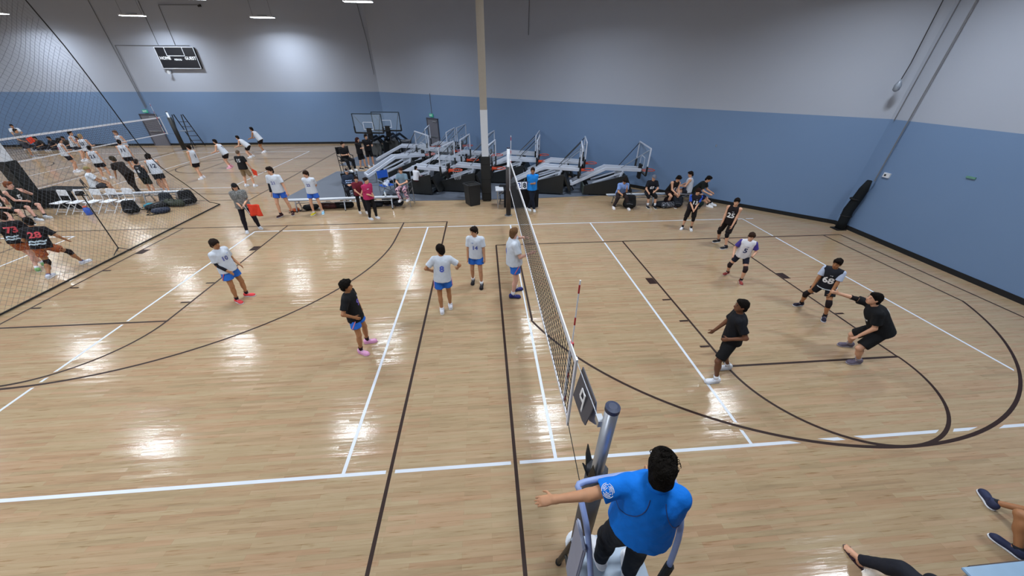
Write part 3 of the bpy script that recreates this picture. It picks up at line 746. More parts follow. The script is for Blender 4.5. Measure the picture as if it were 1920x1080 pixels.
def table(loc, w_, d_, label, cloth, rz=0):
    r = empty('score_table', loc, rz)
    MB().box((0, 0, .73), (w_, d_, .035)).build('table_top', WHITE if not cloth else M('white table top', '#c9ced8', .5), r, bevel=.008)
    for sx in (-1, 1):
        for sy in (-1, 1): MB().tube([(sx*(w_/2-.08), sy*(d_/2-.06), .71), (sx*(w_/2-.08), sy*(d_/2-.06), 0)], .014, 8).build('leg', CHROME, r)
        MB().tube([(sx*(w_/2-.08), -d_/2+.06, .5), (sx*(w_/2-.35), -d_/2+.06, .71)], .01, 6).build('leg_brace', CHROME, r)
    if cloth:
        n = 40; vs = []; fs = []
        x0, x1 = cloth
        for k in range(n+1):
            x_ = x0+(x1-x0)*k/n; wv = .02*math.sin(k*1.3)
            vs += [(x_, -d_/2-.012, .752), (x_, -d_/2-.02+wv*.3, .45), (x_, -d_/2-.025+wv, .04), (x_, d_/2+.012, .752)]
        for k in range(n):
            a_ = 4*k; fs += [(a_, a_+4, a_+5, a_+1), (a_+1, a_+5, a_+6, a_+2), (a_+3, a_+7, a_+4, a_)]
        o = MB().add(vs, fs).build('table_cloth', CLOTHBLK, r, fix=False); mo = o.modifiers.new('t', 'SOLIDIFY'); mo.thickness = .006
    tag(r, label, 'table'); return r
table((.42, 6.62, 0), 1.75, .62, 'white-topped score table with black cloth between column and net post', (-.55, .87))
table((-17.85, 7.75, 0), 1.3, .6, 'table under a dark cloth beside the left padded column', (-.75, .75), rad(-8))
# flip score on the table
fs_ = empty('flip_scoreboard', (.72, 6.42, .755), rad(4))
MB().prism([(-.13, 0), (.13, 0), (.02, .3), (-.02, .3)], -.36, .36, 'x').build('stand', M('navy plastic', '#252b45', .5), fs_)
for i, (tx, cc, bg) in enumerate((('2', '#2b3d86', '#e9ecf2'), ('8', '#20242e', '#e9ecf2'), ('1', '#e9ecf2', '#c23a40'))):
    cd = MB().box((-.24+.22*i, -.09, .17), (.19, .012, .27), m=Matrix.Rotation(rad(-20), 3, 'X')).build('score_card', M('card '+bg, bg, .5, vary=0), fs_)
    t = flat_text(tx, .26, M('digit '+cc, cc, .5, vary=0), cd, (-.24+.22*i, -.098, .17), rot=(rad(70), 0, 0), bold=.012, name='digit')
tag(fs_, 'flip scoreboard showing 2, 8 and a red 1 on the score table', 'scoreboard')
# bins
r = empty('waste_bin', (-1.42, 6.95, 0), rad(28))
MB().prism([(-.23, 0), (.23, 0), (.27, .84), (-.27, .84)], -.25, .25, 'y').build('body', M('black plastic bin', '#1d1f22', .55), r, bevel=.02)
rm = MB(); 
for a, c in (((-.27, -.26), (.27, -.26)), ((-.27, .26), (.27, .26)), ((-.27, -.26), (-.27, .26)), ((.27, -.26), (.27, .26))): rm.bar((*a, .85), (*c, .85), .07, .04)
rm.build('rim', M('black plastic bin', '#1d1f22', .55), r); MB().box((0, 0, .847), (.34, .34, .012)).build('opening', M('bin inside', '#050505', .9, vary=0), r)
tag(r, 'black square waste bin beside the padded column', 'bin')
r = empty('waste_bin', (-6.05, 17.7, .01)); MB().lathe([(.27, 0), (.33, .85), (.35, .85), (.35, .9), (.3, .9), (.29, .8)], 24).build('body', M('grey plastic bin', '#62666e', .6), r, True)
MB().lathe([(.27, .78), (.27, .80)], 24).build('inside', M('bin inside', '#050505', .9, vary=0), r); tag(r, 'grey round waste bin by the dark hoops in the back corner', 'bin')

def tall_chair(loc, rz, seat_z, mat, frame, label, w_=.52):
    """director chair, faces -y"""
    r = empty('director_chair', loc, rz); fr_ = MB(); z = seat_z
    for s in (-1, 1):
        for yy in (-.22, .22): MB().bar((s*w_/2, yy, 0), (s*w_/2, yy, z+(.22 if yy < 0 else .62)), .025).build('leg', frame, r)
        MB().bar((s*w_/2, -.24, z+.22), (s*w_/2, .24, z+.22), .045, .03).build('armrest', frame, r)
    for yy in (-.22, .22):
        x_ = MB().bar((-w_/2, yy, .06), (w_/2, yy, z-.05), .018); x_.bar((w_/2, yy, .06), (-w_/2, yy, z-.05), .018); x_.build('cross_brace', frame, r)
    MB().box((0, 0, z), (w_, .44, .02)).build('seat_sling', mat, r); MB().box((0, .22, z+.45), (w_, .02, .32)).build('back_sling', mat, r)
    if z > .6: MB().bar((-w_/2, -.26, .28), (w_/2, -.26, .28), .12, .02).build('foot_rest', frame, r)
    tag(r, label, 'chair'); return r
tall_chair((-7.82, 11.2, .012), rad(38), .98, CLOTHBLK, BLACK, 'tall black director chair under the official beside the grey cover', .6)
tall_chair((-4.2, 7.05, 0), rad(-12), .72, CLOTHBLK, CHROME, 'tall silver director chair under the woman in grey-blue shirt', .5)
tall_chair((-6.75, 8.1, .012), rad(20), .42, CLOTHBLK, BLACK, 'low black camp chair under the person in dark jacket')
tall_chair((-5.35, 8.65, .012), rad(40), .40, fabric('#2b5fc4'), GREYMET, 'bright blue camp chair with clothes piled on it')
o = solid(Solid().ell((0, 0, 0), (.16, .14, .07), k=.04).cone((-.1, -.1, .03), (.12, -.2, -.05), .05, .04).ell((.08, .05, .08), (.08, .09, .06)), 'clothes_pile', pattern('mixed laundry', ['#dfe3ea', '#9db4d8', '#c7cede', '#5577bb'], 9), None, .016); o.location = (-5.35, 8.62, .48); tag(o, 'pile of white and blue clothes on the blue camp chair', 'clothes')

# ================================================================ BAGS AND SMALL THINGS
def bag_mesh(kind):
    s = Solid()
    if kind == 'pack':
        for sx in (-.1, .1): s.cone((sx, 0, .14), (sx*.8, .03, .36), .12, .10, k=.08)
        s.ell((0, -.13, .15), (.13, .06, .11), k=.04)
    elif kind == 'flat':
        s.ell((0, 0, .09), (.30, .2, .10), k=.05).ell((.12, -.1, .1), (.15, .1, .09)).cone((-.2, .05, .09), (.2, .08, .1), .09)
    else:
        s.cone((-.26, 0, .13), (.26, 0, .13), .135, .13, k=.03).ell((0, -.1, .12), (.16, .06, .08))
    s.cut((0, 0, -1), 0)
    return s.mesh('bag_body', .017, .006)
BAGM = {k: bag_mesh(k) for k in ('pack', 'flat', 'duffel')}
def bag(x, y, rz, kind, mat, label, sc=1, group='bags on the floor', lie=False):
    r = empty('backpack' if kind != 'duffel' else 'duffel_bag', (x, y, 0), rad(rz)); r.scale = (sc,)*3
    me = BAGM[kind].copy(); me.materials.clear(); me.materials.append(mat)
    o = link('body', me, None, r)
    if lie: o.rotation_euler = (rad(80), 0, 0); o.location = (0, .2, .12)
    st = MB()
    if kind == 'pack' and not lie:
        for s in (-1, 1): st.tube([(s*.09, .12, .40), (s*.1, .2, .3), (s*.1, .19, .15), (s*.12, .12, .06)], .014, 6)
        st.tube([(-.03, .05, .46), (0, .05, .50), (.03, .05, .46)], .01, 6)
    elif kind == 'duffel': 
        for s in (-1, 1): st.tube([(-.12, s*.09, .22), (-.08, s*.05, .32), (.08, s*.05, .32), (.12, s*.09, .22)], .012, 6)
    else: st.tube([(-.28, -.12, .05), (-.38, -.2, .02), (-.2, -.26, .015), (0, -.2, .03)], .014, 6)
    st.build('strap', CLOTHBLK, r)
    pk = MB(); pk.tube([(-.1, -.195 if kind == 'pack' else -.16, .2), (0, -.2 if kind == 'pack' else -.165, .215), (.1, -.195 if kind == 'pack' else -.16, .2)], .006, 5); pk.build('zip', M('zip grey', '#777b84', .4, metal=.5), r)
    tag(r, label, 'bag', group); return r
BK = fabric('#16171a'); BK2 = fabric('#1f232b'); NAVY = fabric('#232a3c'); OLV = fabric('#3a3f36')
for x, y, rz, k, mt, lab, sc in (
    (-14.75, 6.72, 20, 'pack', BK, 'black backpack right beside the last white folding chair', 1.15), (-14.55, 7.35, -20, 'flat', fabric('#2a7f95'), 'teal-topped bag next to the last white folding chair', 1.0),
    (-14.25, 7.25, 60, 'flat', BK, 'black bag in the middle of the backpack heap behind the net', 1.2), (-14.2, 7.75, 10, 'pack', BK2, 'dark backpack below the silver bench behind the divider', 1.1),
    (-13.75, 7.55, -10, 'duffel', OLV, 'dark olive duffel in the bag heap behind the net', 1.1), (-13.35, 7.75, 35, 'pack', BK, 'large black backpack at the right end of the heap', 1.3),
    (-13.75, 6.75, 15, 'flat', NAVY, 'navy backpack lying alone in front of the bag heap', 1.0),
    (5.05, 6.0, -20, 'pack', BK, 'black backpack at the feet of the player in light blue', 1.2), (6.45, 6.15, 10, 'flat', BK2, 'dark bag beside the seated player with number 69', 1.0),
    (6.72, 5.95, 15, 'duffel', pattern('camo bag', ['#2b2e35', '#565b66', '#8d9099', '#3a2f33'], 12), 'grey patterned duffel before the player with number 5', .9), (7.1, 6.0, -15, 'pack', BK2, 'dark charcoal backpack leaning by the patterned duffel', 1.0),
    (7.2, 6.5, 15, 'duffel', fabric('#2a1a1d'), 'dark maroon duffel under the right bench', 1.2), (7.95, 6.05, 30, 'flat', fabric('#152623'), 'dark green bag under the right end of the bench', 1.2),
    (-8.0, 6.75, 5, 'flat', BK, 'black bag under the left end of the long silver bench', 1.0), (-7.3, 6.8, -5, 'duffel', fabric('#3d2020'), 'dark red bag under the bench beside player 22', .9),
    (-6.7, 6.85, 0, 'duffel', BK, 'black duffel under the middle of the long silver bench', 1.0), (-5.5, 6.9, 0, 'duffel', BK2, 'dark duffel under the bench behind the magenta polo', .95), (-5.0, 7.05, 8, 'pack', BK, 'black backpack near the right end of the long silver bench', 1.0),
    (-4.55, 6.95, 0, 'pack', BK2, 'dark backpack under the tall silver director chair', 1.1), (-8.55, 6.55, 30, 'flat', fabric('#b5572f'), 'small orange bag under the bench near player 21', .6)):
    bag(x, y, rz, k, mt, lab, sc)
def bottle(x, y, z, col, cap, label, h=.26, r_=.04):
    r = empty('water_bottle', (x, y, z))
    MB().lathe([(r_*.95, 0), (r_, .01), (r_, h*.7), (r_*.5, h*.85), (r_*.5, h*.9)], 14).build('body', M('bottle '+col, col, .3), r, True); MB().lathe([(r_*.6, h*.88), (r_*.6, h), (r_*.3, h*1.02)], 12).build('cap', M('bottle '+cap, cap, .4), r)
    tag(r, label, 'bottle')
bottle(-16.35, 6.72, 0, '#3a5fc0', '#c8563a', 'blue water jug with orange lid below the white folding chairs', .34, .10)
bottle(7.55, 6.45, .45, '#202a44', '#161a26', 'dark tall bottle standing on the right bench', .28, .045)
bottle(-4.95, 6.8, .45, '#dfe6ee', '#8fb7dd', 'clear bottle standing on the right end of the left bench', .22, .035)
# camera tripod behind the divider
r = empty('camera_tripod', (-12.22, 3.12, 0))
MB().tube([(0, 0, .12), (0, 0, 1.78)], .014, 8).build('pole', BLACK, r)
for a in (30, 150, 270): MB().tube([(0, 0, .16), (.24*math.cos(rad(a)), .24*math.sin(rad(a)), .01)], .012, 6).build('foot', BLACK, r)
cm = MB().box((-.02, 0, 1.85), (.16, .09, .1)).build('camera_body', BLACK, r, bevel=.01); MB().tube([(.02, -.04, 1.85), (.02, -.14, 1.85)], .035, 12).build('lens', BLACK, cm); MB().box((0, 0, 1.78), (.3, .03, .02)).build('mount_bar', BLACK, r)
tag(r, 'thin black tripod with a camera behind the divider net', 'tripod')
# ================================================================ PEOPLE
def npv(*a): return np.array(a, float)
def unit(v): return v/max(np.linalg.norm(v), 1e-9)
def frame(yaw, pitch, roll):
    """columns right, forward, up. yaw + turns left, pitch + bends forward, roll + tips to the right"""
    m = Matrix.Rotation(rad(yaw), 3, 'Z') @ Matrix.Rotation(rad(-pitch), 3, 'X') @ Matrix.Rotation(rad(roll), 3, 'Y')
    return np.array(m)
def ik(a, t, l1, l2, pole):
    d = t-a; L = np.linalg.norm(d); mx = (l1+l2)*.998
    if L > mx: d = d*mx/L; L = mx; t = a+d
    u = d/L; x = (l1*l1-l2*l2+L*L)/(2*L); h = math.sqrt(max(l1*l1-x*x, 0))
    p = pole-u*(pole@u)
    return a+u*x+unit(p)*h, t
SHOE = Solid().cone((0, -.035, .05), (0, .14, .035), .042, .040, k=.03).ell((0, -.03, .065), (.04, .045, .05)).ell((0, .13, .03), (.045, .065, .038), k=.03).cone((0, -.02, .07), (0, .0, .10), .038, .036).cut((0, 0, -1), -.012).cut((0, 0, 1), .115).mesh('shoe', .011)
SOLE = Solid().cone((0, -.035, .012), (0, .14, .012), .045, .045, k=.02).ell((0, .13, .012), (.05, .07, .04)).cut((0, 0, -1), 0).cut((0, 0, 1), .026).mesh('sole', .011)
lc_ = MB()
for y_ in (.045, .07, .095): lc_.box((0, y_, .088-.45*(y_-.045)), (.05, .010, .008))
LACE = lc_.mesh('laces')
LACE.materials.append(M('lace grey', '#9aa0ac', .7, vary=0))
def hair_mesh(st):
    s = Solid(); wob = 0
    if st == 'short': s.ell((0, -.014, .032), (.086, .104, .104)); s.ell((0, .055, .095), (.05, .035, .03)); s.ell((0, -.062, -.045), (.066, .048, .06)); s.cut((0, .75, -.66), .020); wob = .005
    elif st == 'crop': s.ell((0, -.01, .026), (.080, .097, .098)); s.cut((0, .62, -.78), .006)
    elif st == 'thick': s.ell((0, -.012, .038), (.090, .108, .108)); s.ell((0, .055, .10), (.062, .05, .04)); s.ell((0, -.062, -.045), (.068, .05, .06)); s.cut((0, .75, -.66), .027); wob = .007
    elif st == 'bowl': s.ell((0, -.014, .034), (.095, .112, .108)); s.ell((0, -.062, -.045), (.07, .05, .06)); s.cut((0, .66, -.75), .034); wob = .005
    elif st == 'curly': s.ell((0, -.012, .05), (.105, .118, .105)); s.ell((0, .05, .09), (.08, .06, .05)); s.ell((0, -.065, -.04), (.075, .055, .06)); s.cut((0, .72, -.69), .026); wob = .009
    elif st == 'messy': s.ell((0, -.016, .032), (.092, .112, .110)); s.ell((0, -.075, -.04), (.07, .045, .07)); s.ell((0, .05, .085), (.07, .05, .045)); s.cut((0, .6, -.8), .02); wob = .010
    elif st in ('long', 'bun', 'tail'):
        s.ell((0, -.012, .03), (.086, .102, .102)); s.cut((0, .62, -.78), .014)
        if st == 'long':
            s.cone((.0, -.075, .0), (0, -.1, -.24), .075, .055, k=.04); s.cone((.07, -.02, -.02), (.085, .02, -.26), .03, .03, k=.03); s.cone((-.07, -.02, -.02), (-.085, .02, -.26), .03, .03, k=.03)
        elif st == 'tail': s.cone((0, -.11, .04), (0, -.14, -.2), .035, .02, k=.03)
        else: s.ell((0, -.11, .06), (.04, .04, .04))
    elif st == 'cap':
        s.ell((0, -.008, .032), (.088, .105, .098)); s.cone((0, .07, .045), (0, .17, .035), .06, .055, k=.015, wide=(0, 0, 1), q=6); s.cut((0, .25, -.97), -.018)
    return s.mesh('hair', .011 if not wob else .010, wob, 1.3)
HAIR = {}
def octa(c, r):
    return [(c[0]+r[0], c[1], c[2]), (c[0]-r[0], c[1], c[2]), (c[0], c[1]+r[1], c[2]), (c[0], c[1]-r[1], c[2]), (c[0], c[1], c[2]+r[2]), (c[0], c[1], c[2]-r[2])], [(0, 2, 4), (2, 1, 4), (1, 3, 4), (3, 0, 4), (2, 0, 5), (1, 2, 5), (3, 1, 5), (0, 3, 5)]
em = MB(); em.add(*octa((-.031, .083, .008), (.012, .008, .007))); em.add(*octa((.031, .083, .008), (.012, .008, .007))); EYES = em.mesh('eyes')
bm_ = MB(); bm_.box((-.030, .077, .030), (.030, .009, .006)); bm_.box((.030, .077, .030), (.030, .009, .006)); BROW = bm_.mesh('eyebrows')
MOUTH = MB().box((0, .082, -.055), (.04, .014, .009)).mesh('mouth')
for me_, c_ in ((EYES, '#1d1512'), (BROW, '#1f1713'), (MOUTH, '#8d4c45')): me_.materials.append(M('face '+c_, c_, .5, vary=0))
def place(o, R, p, s):
    o.matrix_local = Matrix(((R[0][0]*s, R[0][1]*s, R[0][2]*s, p[0]), (R[1][0]*s, R[1][1]*s, R[1][2]*s, p[1]), (R[2][0]*s, R[2][1]*s, R[2][2]*s, p[2]), (0, 0, 0, 1)))
ARMS = {'down': (.05, .06, -.54), 'hip': (.03, .08, -.40), 'front': (-.15, .24, -.42), 'fronthigh': (-.10, .32, -.24), 'knee': (.0, .34, -.40), 'lap': (-.10, .30, -.30), 'thigh': (.0, .22, -.46), 'back': (-.14, -.16, -.46), 'ready': (.06, .30, -.34), 'bent': (.05, .22, -.28)}
POLE = {'hip': (1.2, -.7, 0), 'front': (.9, -.5, -.2), 'lap': (.9, -.5, -.3), 'back': (1, -.6, 0)}
SKIN = {'l': '#d3a184', 'm': '#bd8b69', 't': '#a9754f', 'd': '#6e4630', 'p': '#d8a896'}
def person(label, at=None, a=-90, H=1.75, feet=None, seat=None, crouch=1.0, hip=(0, 0), lean=(4, 0), twist=0, head=(0, 5), arms=('down', 'down'), w=1.0, skin='m',
           top=None, bottom=None, shoes='#e4e6ea', sole='#f0f0f0', socks=None, hair=('short', '#1d1815'), number=None, vox=.014, knee=None, extra=None, fa=(0, 0), z0=0, sleeve=None, face=True, poles=(None, None), cat='person', group=None, under=None, stance=.11, palms=(None, None), curl=.6):
    s = H/1.75
    if at is None: at = ((feet[0][0]+feet[1][0])/2, (feet[0][1]+feet[1][1])/2)
    root = empty('person', (at[0], at[1], z0), rad(a-90)); tag(root, label, cat, group)
    ca, sa = math.cos(rad(a-90)), math.sin(rad(a-90))
    def loc(p):
        dx, dy = p[0]-at[0], p[1]-at[1]; return npv(dx*ca+dy*sa, -dx*sa+dy*ca, p[2] if len(p) > 2 else 0)
    if feet: F = [loc(feet[0]), loc(feet[1])]
    elif seat is not None: F = [npv(-.12*s, .44*s, 0), npv(.12*s, .44*s, 0)]
    else: F = [npv(-stance*s, .02, 0), npv(stance*s, -.02, 0)]
    TH, SH_, AK = .43*s, .42*s, .075*s
    pf = frame(twist*.3, 0, 0); T = frame(twist, lean[0], lean[1]); tr, tf, tu = T[:, 0], T[:, 1], T[:, 2]
    if seat is not None: P = npv(hip[0], hip[1], seat-z0+.095*s)
    else:
        hz = []
        for i, f in enumerate(F):
            hx = npv((-.09, .09)[i]*s+hip[0], hip[1]); d = math.hypot(f[0]-hx[0], f[1]-hx[1])
            hz.append(math.sqrt(max(((TH+SH_)*.992)**2-d*d, .1))+AK+f[2]+.03*s)
        P = npv(hip[0], hip[1], min(hz)*crouch)
    N = P+tu*.50*s; sw = (.172+.02*(w-1))*s
    S = [P+tu*.455*s-tr*sw, P+tu*.455*s+tr*sw]
    hf = frame(twist+head[0], head[1], 0)
    hc = N+(unit(tu*.6+npv(0, 0, .4))*.145+hf[:, 1]*.03+npv(0, 0, .025))*s
    E, W = [], []
    for i in (0, 1):
        sg = (-1, 1)[i]; spec = arms[i]; v = ARMS[spec] if isinstance(spec, str) else spec
        base = frame(twist, 0, 0); t = S[i]+(base@npv(sg*v[0], v[1], v[2]))*s
        pl = poles[i] or (POLE.get(spec, (.35, -1, -.2)) if isinstance(spec, str) else (.35, -1, -.2))
        e, t = ik(S[i], t, .285*s, .25*s, base@npv(sg*pl[0], pl[1], pl[2])); E.append(e); W.append(t)
    HJ, K, A, FF = [], [], [], []
    for i in (0, 1):
        sg = (-1, 1)[i]; h = P+pf@npv(sg*.09*s, 0, -.03*s); ank = F[i]+npv(0, 0, AK)
        fd = frame(fa[i], 0, 0)[:, 1]
        k, ank = ik(h, ank, TH, SH_, fd+npv(sg*.15, 0, 0.0)); HJ.append(h); K.append(k); A.append(ank); FF.append(frame(fa[i], 0, 0))
    # ---- body, one continuous surface
    b = Solid(); hd = lambda x, y, z: hc+hf@npv(x, y, z)*s
    b.ell(P+tu*.03*s, npv(.155*w, .115*w, .13)*s, T.T).ell(P+tu*.19*s+tf*.01*(w-1), npv(.14*w, .105*w*w, .17)*s, T.T, .05).ell(P+tu*.36*s, npv(.16*w, .112*w, .15)*s, T.T, .05)
    b.cone(S[0], S[1], .058*s, k=.05).cone(N-tu*.04*s, hc-npv(0, 0, .02*s), .055*s, .05*s, k=.03)
    b.ell(hd(0, -.008, .02), npv(.075, .093, .1)*s, hf.T, .02).ell(hd(0, .03, -.055), npv(.054, .058, .06)*s, hf.T, .03).cone(hd(0, .088, .005), hd(0, .101, -.022), .009*s, .014*s, k=.015)
    for sg in (-1, 1): b.ell(hd(sg*.076, -.005, -.005), npv(.012, .022, .03)*s, hf.T, .01)
    for i in (0, 1):
        sg = (-1, 1)[i]; am = .5+.5*w
        b.cone(S[i], E[i], .047*s*am, .038*s*am, k=.03).cone(E[i], W[i], .039*s*am, .027*s, k=.02)
        d = unit(W[i]-E[i]); up = unit(S[i]-E[i]); side = unit(np.cross(d, up)) if np.linalg.norm(np.cross(d, up)) > .05 else tr
        pn = palms[i] if palms[i] is not None else side*1.0
        pn = unit(np.array(pn)-d*(np.array(pn)@d)); ac = np.cross(d, pn)
        pe = W[i]+d*.085*s
        b.cone(W[i], pe, .030*s, .036*s, k=.015, wide=pn, q=1.9)
        if vox < .018:
            cl = curl
            for j, (o_, l_) in enumerate(((-.028, .062), (-.0095, .072), (.0095, .068), (.028, .052))):
                r0 = pe+ac*o_*s; d1 = unit(d+pn*.35*cl); m1 = r0+d1*l_*.55*s; d2 = unit(d*(1-.5*cl)+pn*1.0*cl); m2 = m1+d2*l_*.5*s
                b.cone(r0-d*.02*s, m1, .0092*s, .0085*s, k=.005).cone(m1, m2, .0085*s, .007*s, k=.004)
            t0 = W[i]+d*.03*s-ac*.028*s; t1 = t0+unit(d*.7-ac*.7+pn*.3)*.045*s; b.cone(t0, t1, .0115*s, .0095*s, k=.008).cone(t1, t1+unit(d-ac*.25+pn*.4)*.032*s, .0095*s, .008*s, k=.005)
        b.cone(HJ[i], K[i], .082*s*am, .054*s*am, k=.04).cone(K[i], A[i], .05*s*am, .034*s, k=.02)
        b.ell(K[i]*.68+A[i]*.32-FF[i][:, 1]*.012*s, npv(.05*am, .05*am, .1)*s, k=.03)
        b.cone(A[i], A[i]+FF[i][:, 1]*.11*s-npv(0, 0, .04*s), .034*s, .028*s, k=.02)
        if not isinstance(shoes, str) and shoes[i] is None:
            g_ = A[i]-npv(0, 0, AK)
            b.ell(g_+FF[i]@npv(0, .10, .028)*s, npv(.042, .06, .024)*s, FF[i].T, .02).ell(g_+FF[i]@npv(0, -.02, .04)*s, npv(.034, .04, .035)*s, FF[i].T, .02)
            for tx, ty, tr0 in ((-.03, .145, .009), (-.014, .155, .009), (.002, .158, .0095), (.022, .16, .013), (-.042, .132, .008)):
                sx = -1 if i == 0 else 1
                b.cone(g_+FF[i]@npv(-sx*tx, ty-.03, .024)*s, g_+FF[i]@npv(-sx*tx, ty+.01, .02)*s, tr0*s, tr0*.85*s, k=.006)
    solid(b, 'body', M('skin '+skin, SKIN[skin], .5, vary=.05, scale=20), root, vox)
    # ---- clothing
    if top:
        kind, col = top[0], top[1]; c = Solid(); ex = top[2] if len(top) > 2 else {}
        hem = ex.get('hem', -.07); cm_ = fabric(col) if isinstance(col, str) else col
        c.ell(P+tu*.35*s, npv(.178*w, .128*w, .165)*s, T.T)
        c.cone(P+tu*.36*s, P+tu*hem*s, .174*w*s, .204*w*s, k=.04, flat=1, wide=tf, q=1.26/max(1, w*.95))
        if kind == 'tank':
            c.cone(S[0]+tr*.06*s, S[1]-tr*.06*s, .062*s, k=.04)
        else:
            c.cone(S[0]+tr*.01*s, S[1]-tr*.01*s, .070*s, k=.05)
            fr = {'tee': .72, 'long': 1.0, 'polo': .66}[kind]
            sv = fabric(ex['sleeve']) if 'sleeve' in ex else None
            tgt = Solid() if sv else c
            for i in (0, 1):
                tgt.cone(S[i], S[i]+(E[i]-S[i])*fr, .068*s, (.074 if kind != 'long' else .056)*s*(.6+.4*w), k=.03, flat=1)
                if kind == 'long': tgt.cone(E[i], W[i], .054*s, .044*s, k=.03, flat=1)
            if sv:
                tgt.cone(S[0]+tr*.05*s, S[1]-tr*.05*s, .055*s)
                solid(tgt, 'sleeves', sv, root, vox)
        sh = solid(c, 'shirt' if kind != 'tank' else 'jersey', cm_, root, vox, .0025, 2)
        if 'band' in ex:
            MB().tube([P+tu*(hem+.03)*s+(tr*math.cos(t_)*.206+tf*math.sin(t_)*.166)*w*s for t_ in np.linspace(0, 2*math.pi, 33)], .012*s, 6, cap=False).build('hem_band', fabric(ex['band']), sh, True)
        if kind == 'polo':
            cl = MB(); n_ = 14
            pts = [N+(tr*math.cos(t_)*.068+tf*math.sin(t_)*.066)*s+tu*(.035-.012*math.sin(t_))*s for t_ in [2*math.pi*k_/n_ for k_ in range(n_+1)]]
            cl.tube(pts, .016*s, 6, cap=False).build('collar', cm_, sh, True)
        if number:
            me = sh.data; vs = [v.co[:] for v in me.vertices]; ps = [p.vertices[:] for p in me.polygons]; tree = BVHTree.FromPolygons(vs, ps)
            for (txt, side, size, colr, upz, off) in number:
                tm = text_mesh(txt, size*s, .035*size*s if len(txt) < 4 else .01*size, .035)
                n = tf if side == 'front' else -tf; rx = tr if side == 'back' else -tr
                for v in tm.vertices:
                    q = P+tu*(upz*s+v.co.y)+rx*(v.co.x+off*s)+n*.5*s
                    h = tree.ray_cast(Vector(q), Vector(-n))
                    v.co = (h[0]+Vector(n)*.006) if h[0] is not None else Vector(q-n*.36*s)
                tm.materials.append(M('print '+colr, colr, .6, vary=0)); link('print_'+('number' if txt.isdigit() else 'lettering'), tm, None, sh)
    if bottom:
        kind, col = bottom[0], bottom[1]; c = Solid(); cm_ = fabric(col) if isinstance(col, str) else col
        c.ell(P+npv(0, 0, .0)*s+tu*.0*s, npv(.166*w, .126*w, .125)*s, T.T)
        for i in (0, 1):
            if kind in ('shorts', 'long_shorts', 'tights'):
                fr = {'shorts': .56, 'long_shorts': .86, 'tights': .62}[kind]; r1 = {'shorts': .108, 'long_shorts': .092, 'tights': .08}[kind]
                c.cone(HJ[i], HJ[i]+(K[i]-HJ[i])*fr, .100*s*w, r1*s*w, k=.035, flat=1)
            else:
                g = {'pants': 1.0, 'leggings': .82}[kind]
                aw = .5+.5*w; c.cone(HJ[i], K[i], max(.100*g, .09)*s*w, max(.076*g, .066)*s*aw, k=.035).cone(K[i], K[i]+(A[i]-K[i])*.97, max(.076*g, .066)*s*aw, max(.058*g, .047)*s*aw, k=.03, flat=1); c.ell(K[i]*.68+A[i]*.32-FF[i][:, 1]*.012*s, npv(.063*aw, .063*aw, .12)*s, k=.03)
        bo = solid(c, {'pants': 'trousers', 'leggings': 'leggings'}.get(kind, 'shorts'), cm_, root, vox, .0025, 5)
        if len(bottom) > 2:
            tr_ = MB()
            for i in (0, 1):
                sg = (-1, 1)[i]; pts = []
                for t_ in np.linspace(0, 1, 7): pts.append(HJ[i]+(K[i]-HJ[i])*(.08+.40*t_)+pf@npv(sg*(.102+.004*t_), .06-.10*t_, 0)*s*w)
                tr_.tube(pts, .012*s, 5)
            tr_.build('shorts_trim', fabric(bottom[2]), bo, True)
    for i in (0, 1):
        sc = shoes if isinstance(shoes, str) else shoes[i]
        if sc:
            me = SHOE.copy(); me.materials.append(fabric(sc, .6)); so = link('shoe', me, None, root); place(so, FF[i], A[i]-npv(0, 0, AK), s*1.04)
            me = SOLE.copy(); me.materials.append(M('sole '+sole, sole, .6)); link('sole', me, None, so)
            if vox < .0135: link('laces', LACE, None, so)
        if socks:
            col, hh = socks; d = K[i]-A[i]; m_ = MB()
            if not isinstance(col, str): col = col[i]
            m_.tube([A[i]-npv(0, 0, .02*s), A[i]+d*hh*.5, A[i]+d*hh], [.042*s, .043*s, (.044+.02*hh)*s], 12).build('sock', fabric(col), root, True)
        if knee:
            d1 = unit(HJ[i]-K[i]); d2 = unit(A[i]-K[i]); f_ = FF[i][:, 1]*.008*s
            MB().tube([K[i]+d1*.095*s, K[i]+d1*.05*s, K[i]+f_, K[i]+d2*.05*s, K[i]+d2*.10*s], [.063*s, .068*s, .070*s, .064*s, .056*s], 14).build('knee_pad', fabric(knee), root, True)
    if sleeve:
        i, col, f0, f1 = sleeve
        MB().tube([S[i]+(E[i]-S[i])*f0, E[i]+(S[i]-E[i])*.1, E[i]+(W[i]-E[i])*.15, E[i]+(W[i]-E[i])*f1], [.05*s, .045*s, .044*s, .036*s], 12).build('arm_sleeve', fabric(col), root, True)
    if hair:
        if hair[0] not in HAIR: HAIR[hair[0]] = hair_mesh(hair[0])
        me = HAIR[hair[0]].copy(); me.materials.append(M('hair '+hair[1], hair[1], .9, vary=.35, scale=60, bump=1, spec=.12) if hair[0] != 'cap' else fabric(hair[1]))
        place(link('hair' if hair[0] != 'cap' else 'cap', me, None, root), hf, hc, s)
        if hair[0] == 'cap' and len(hair) > 2:
            if hair[2] not in HAIR: HAIR[hair[2]] = hair_mesh(hair[2])
            me = HAIR[hair[2]].copy(); me.materials.append(M('hair #2a1e1a', '#2a1e1a', .9, vary=.35, scale=60, bump=1, spec=.12)); place(link('hair', me, None, root), hf, hc, s*.985)
    if face:
        for nm, me in (('eyes', EYES), ('eyebrows', BROW), ('mouth', MOUTH)): place(link(nm, me, None, root), hf, hc, s)
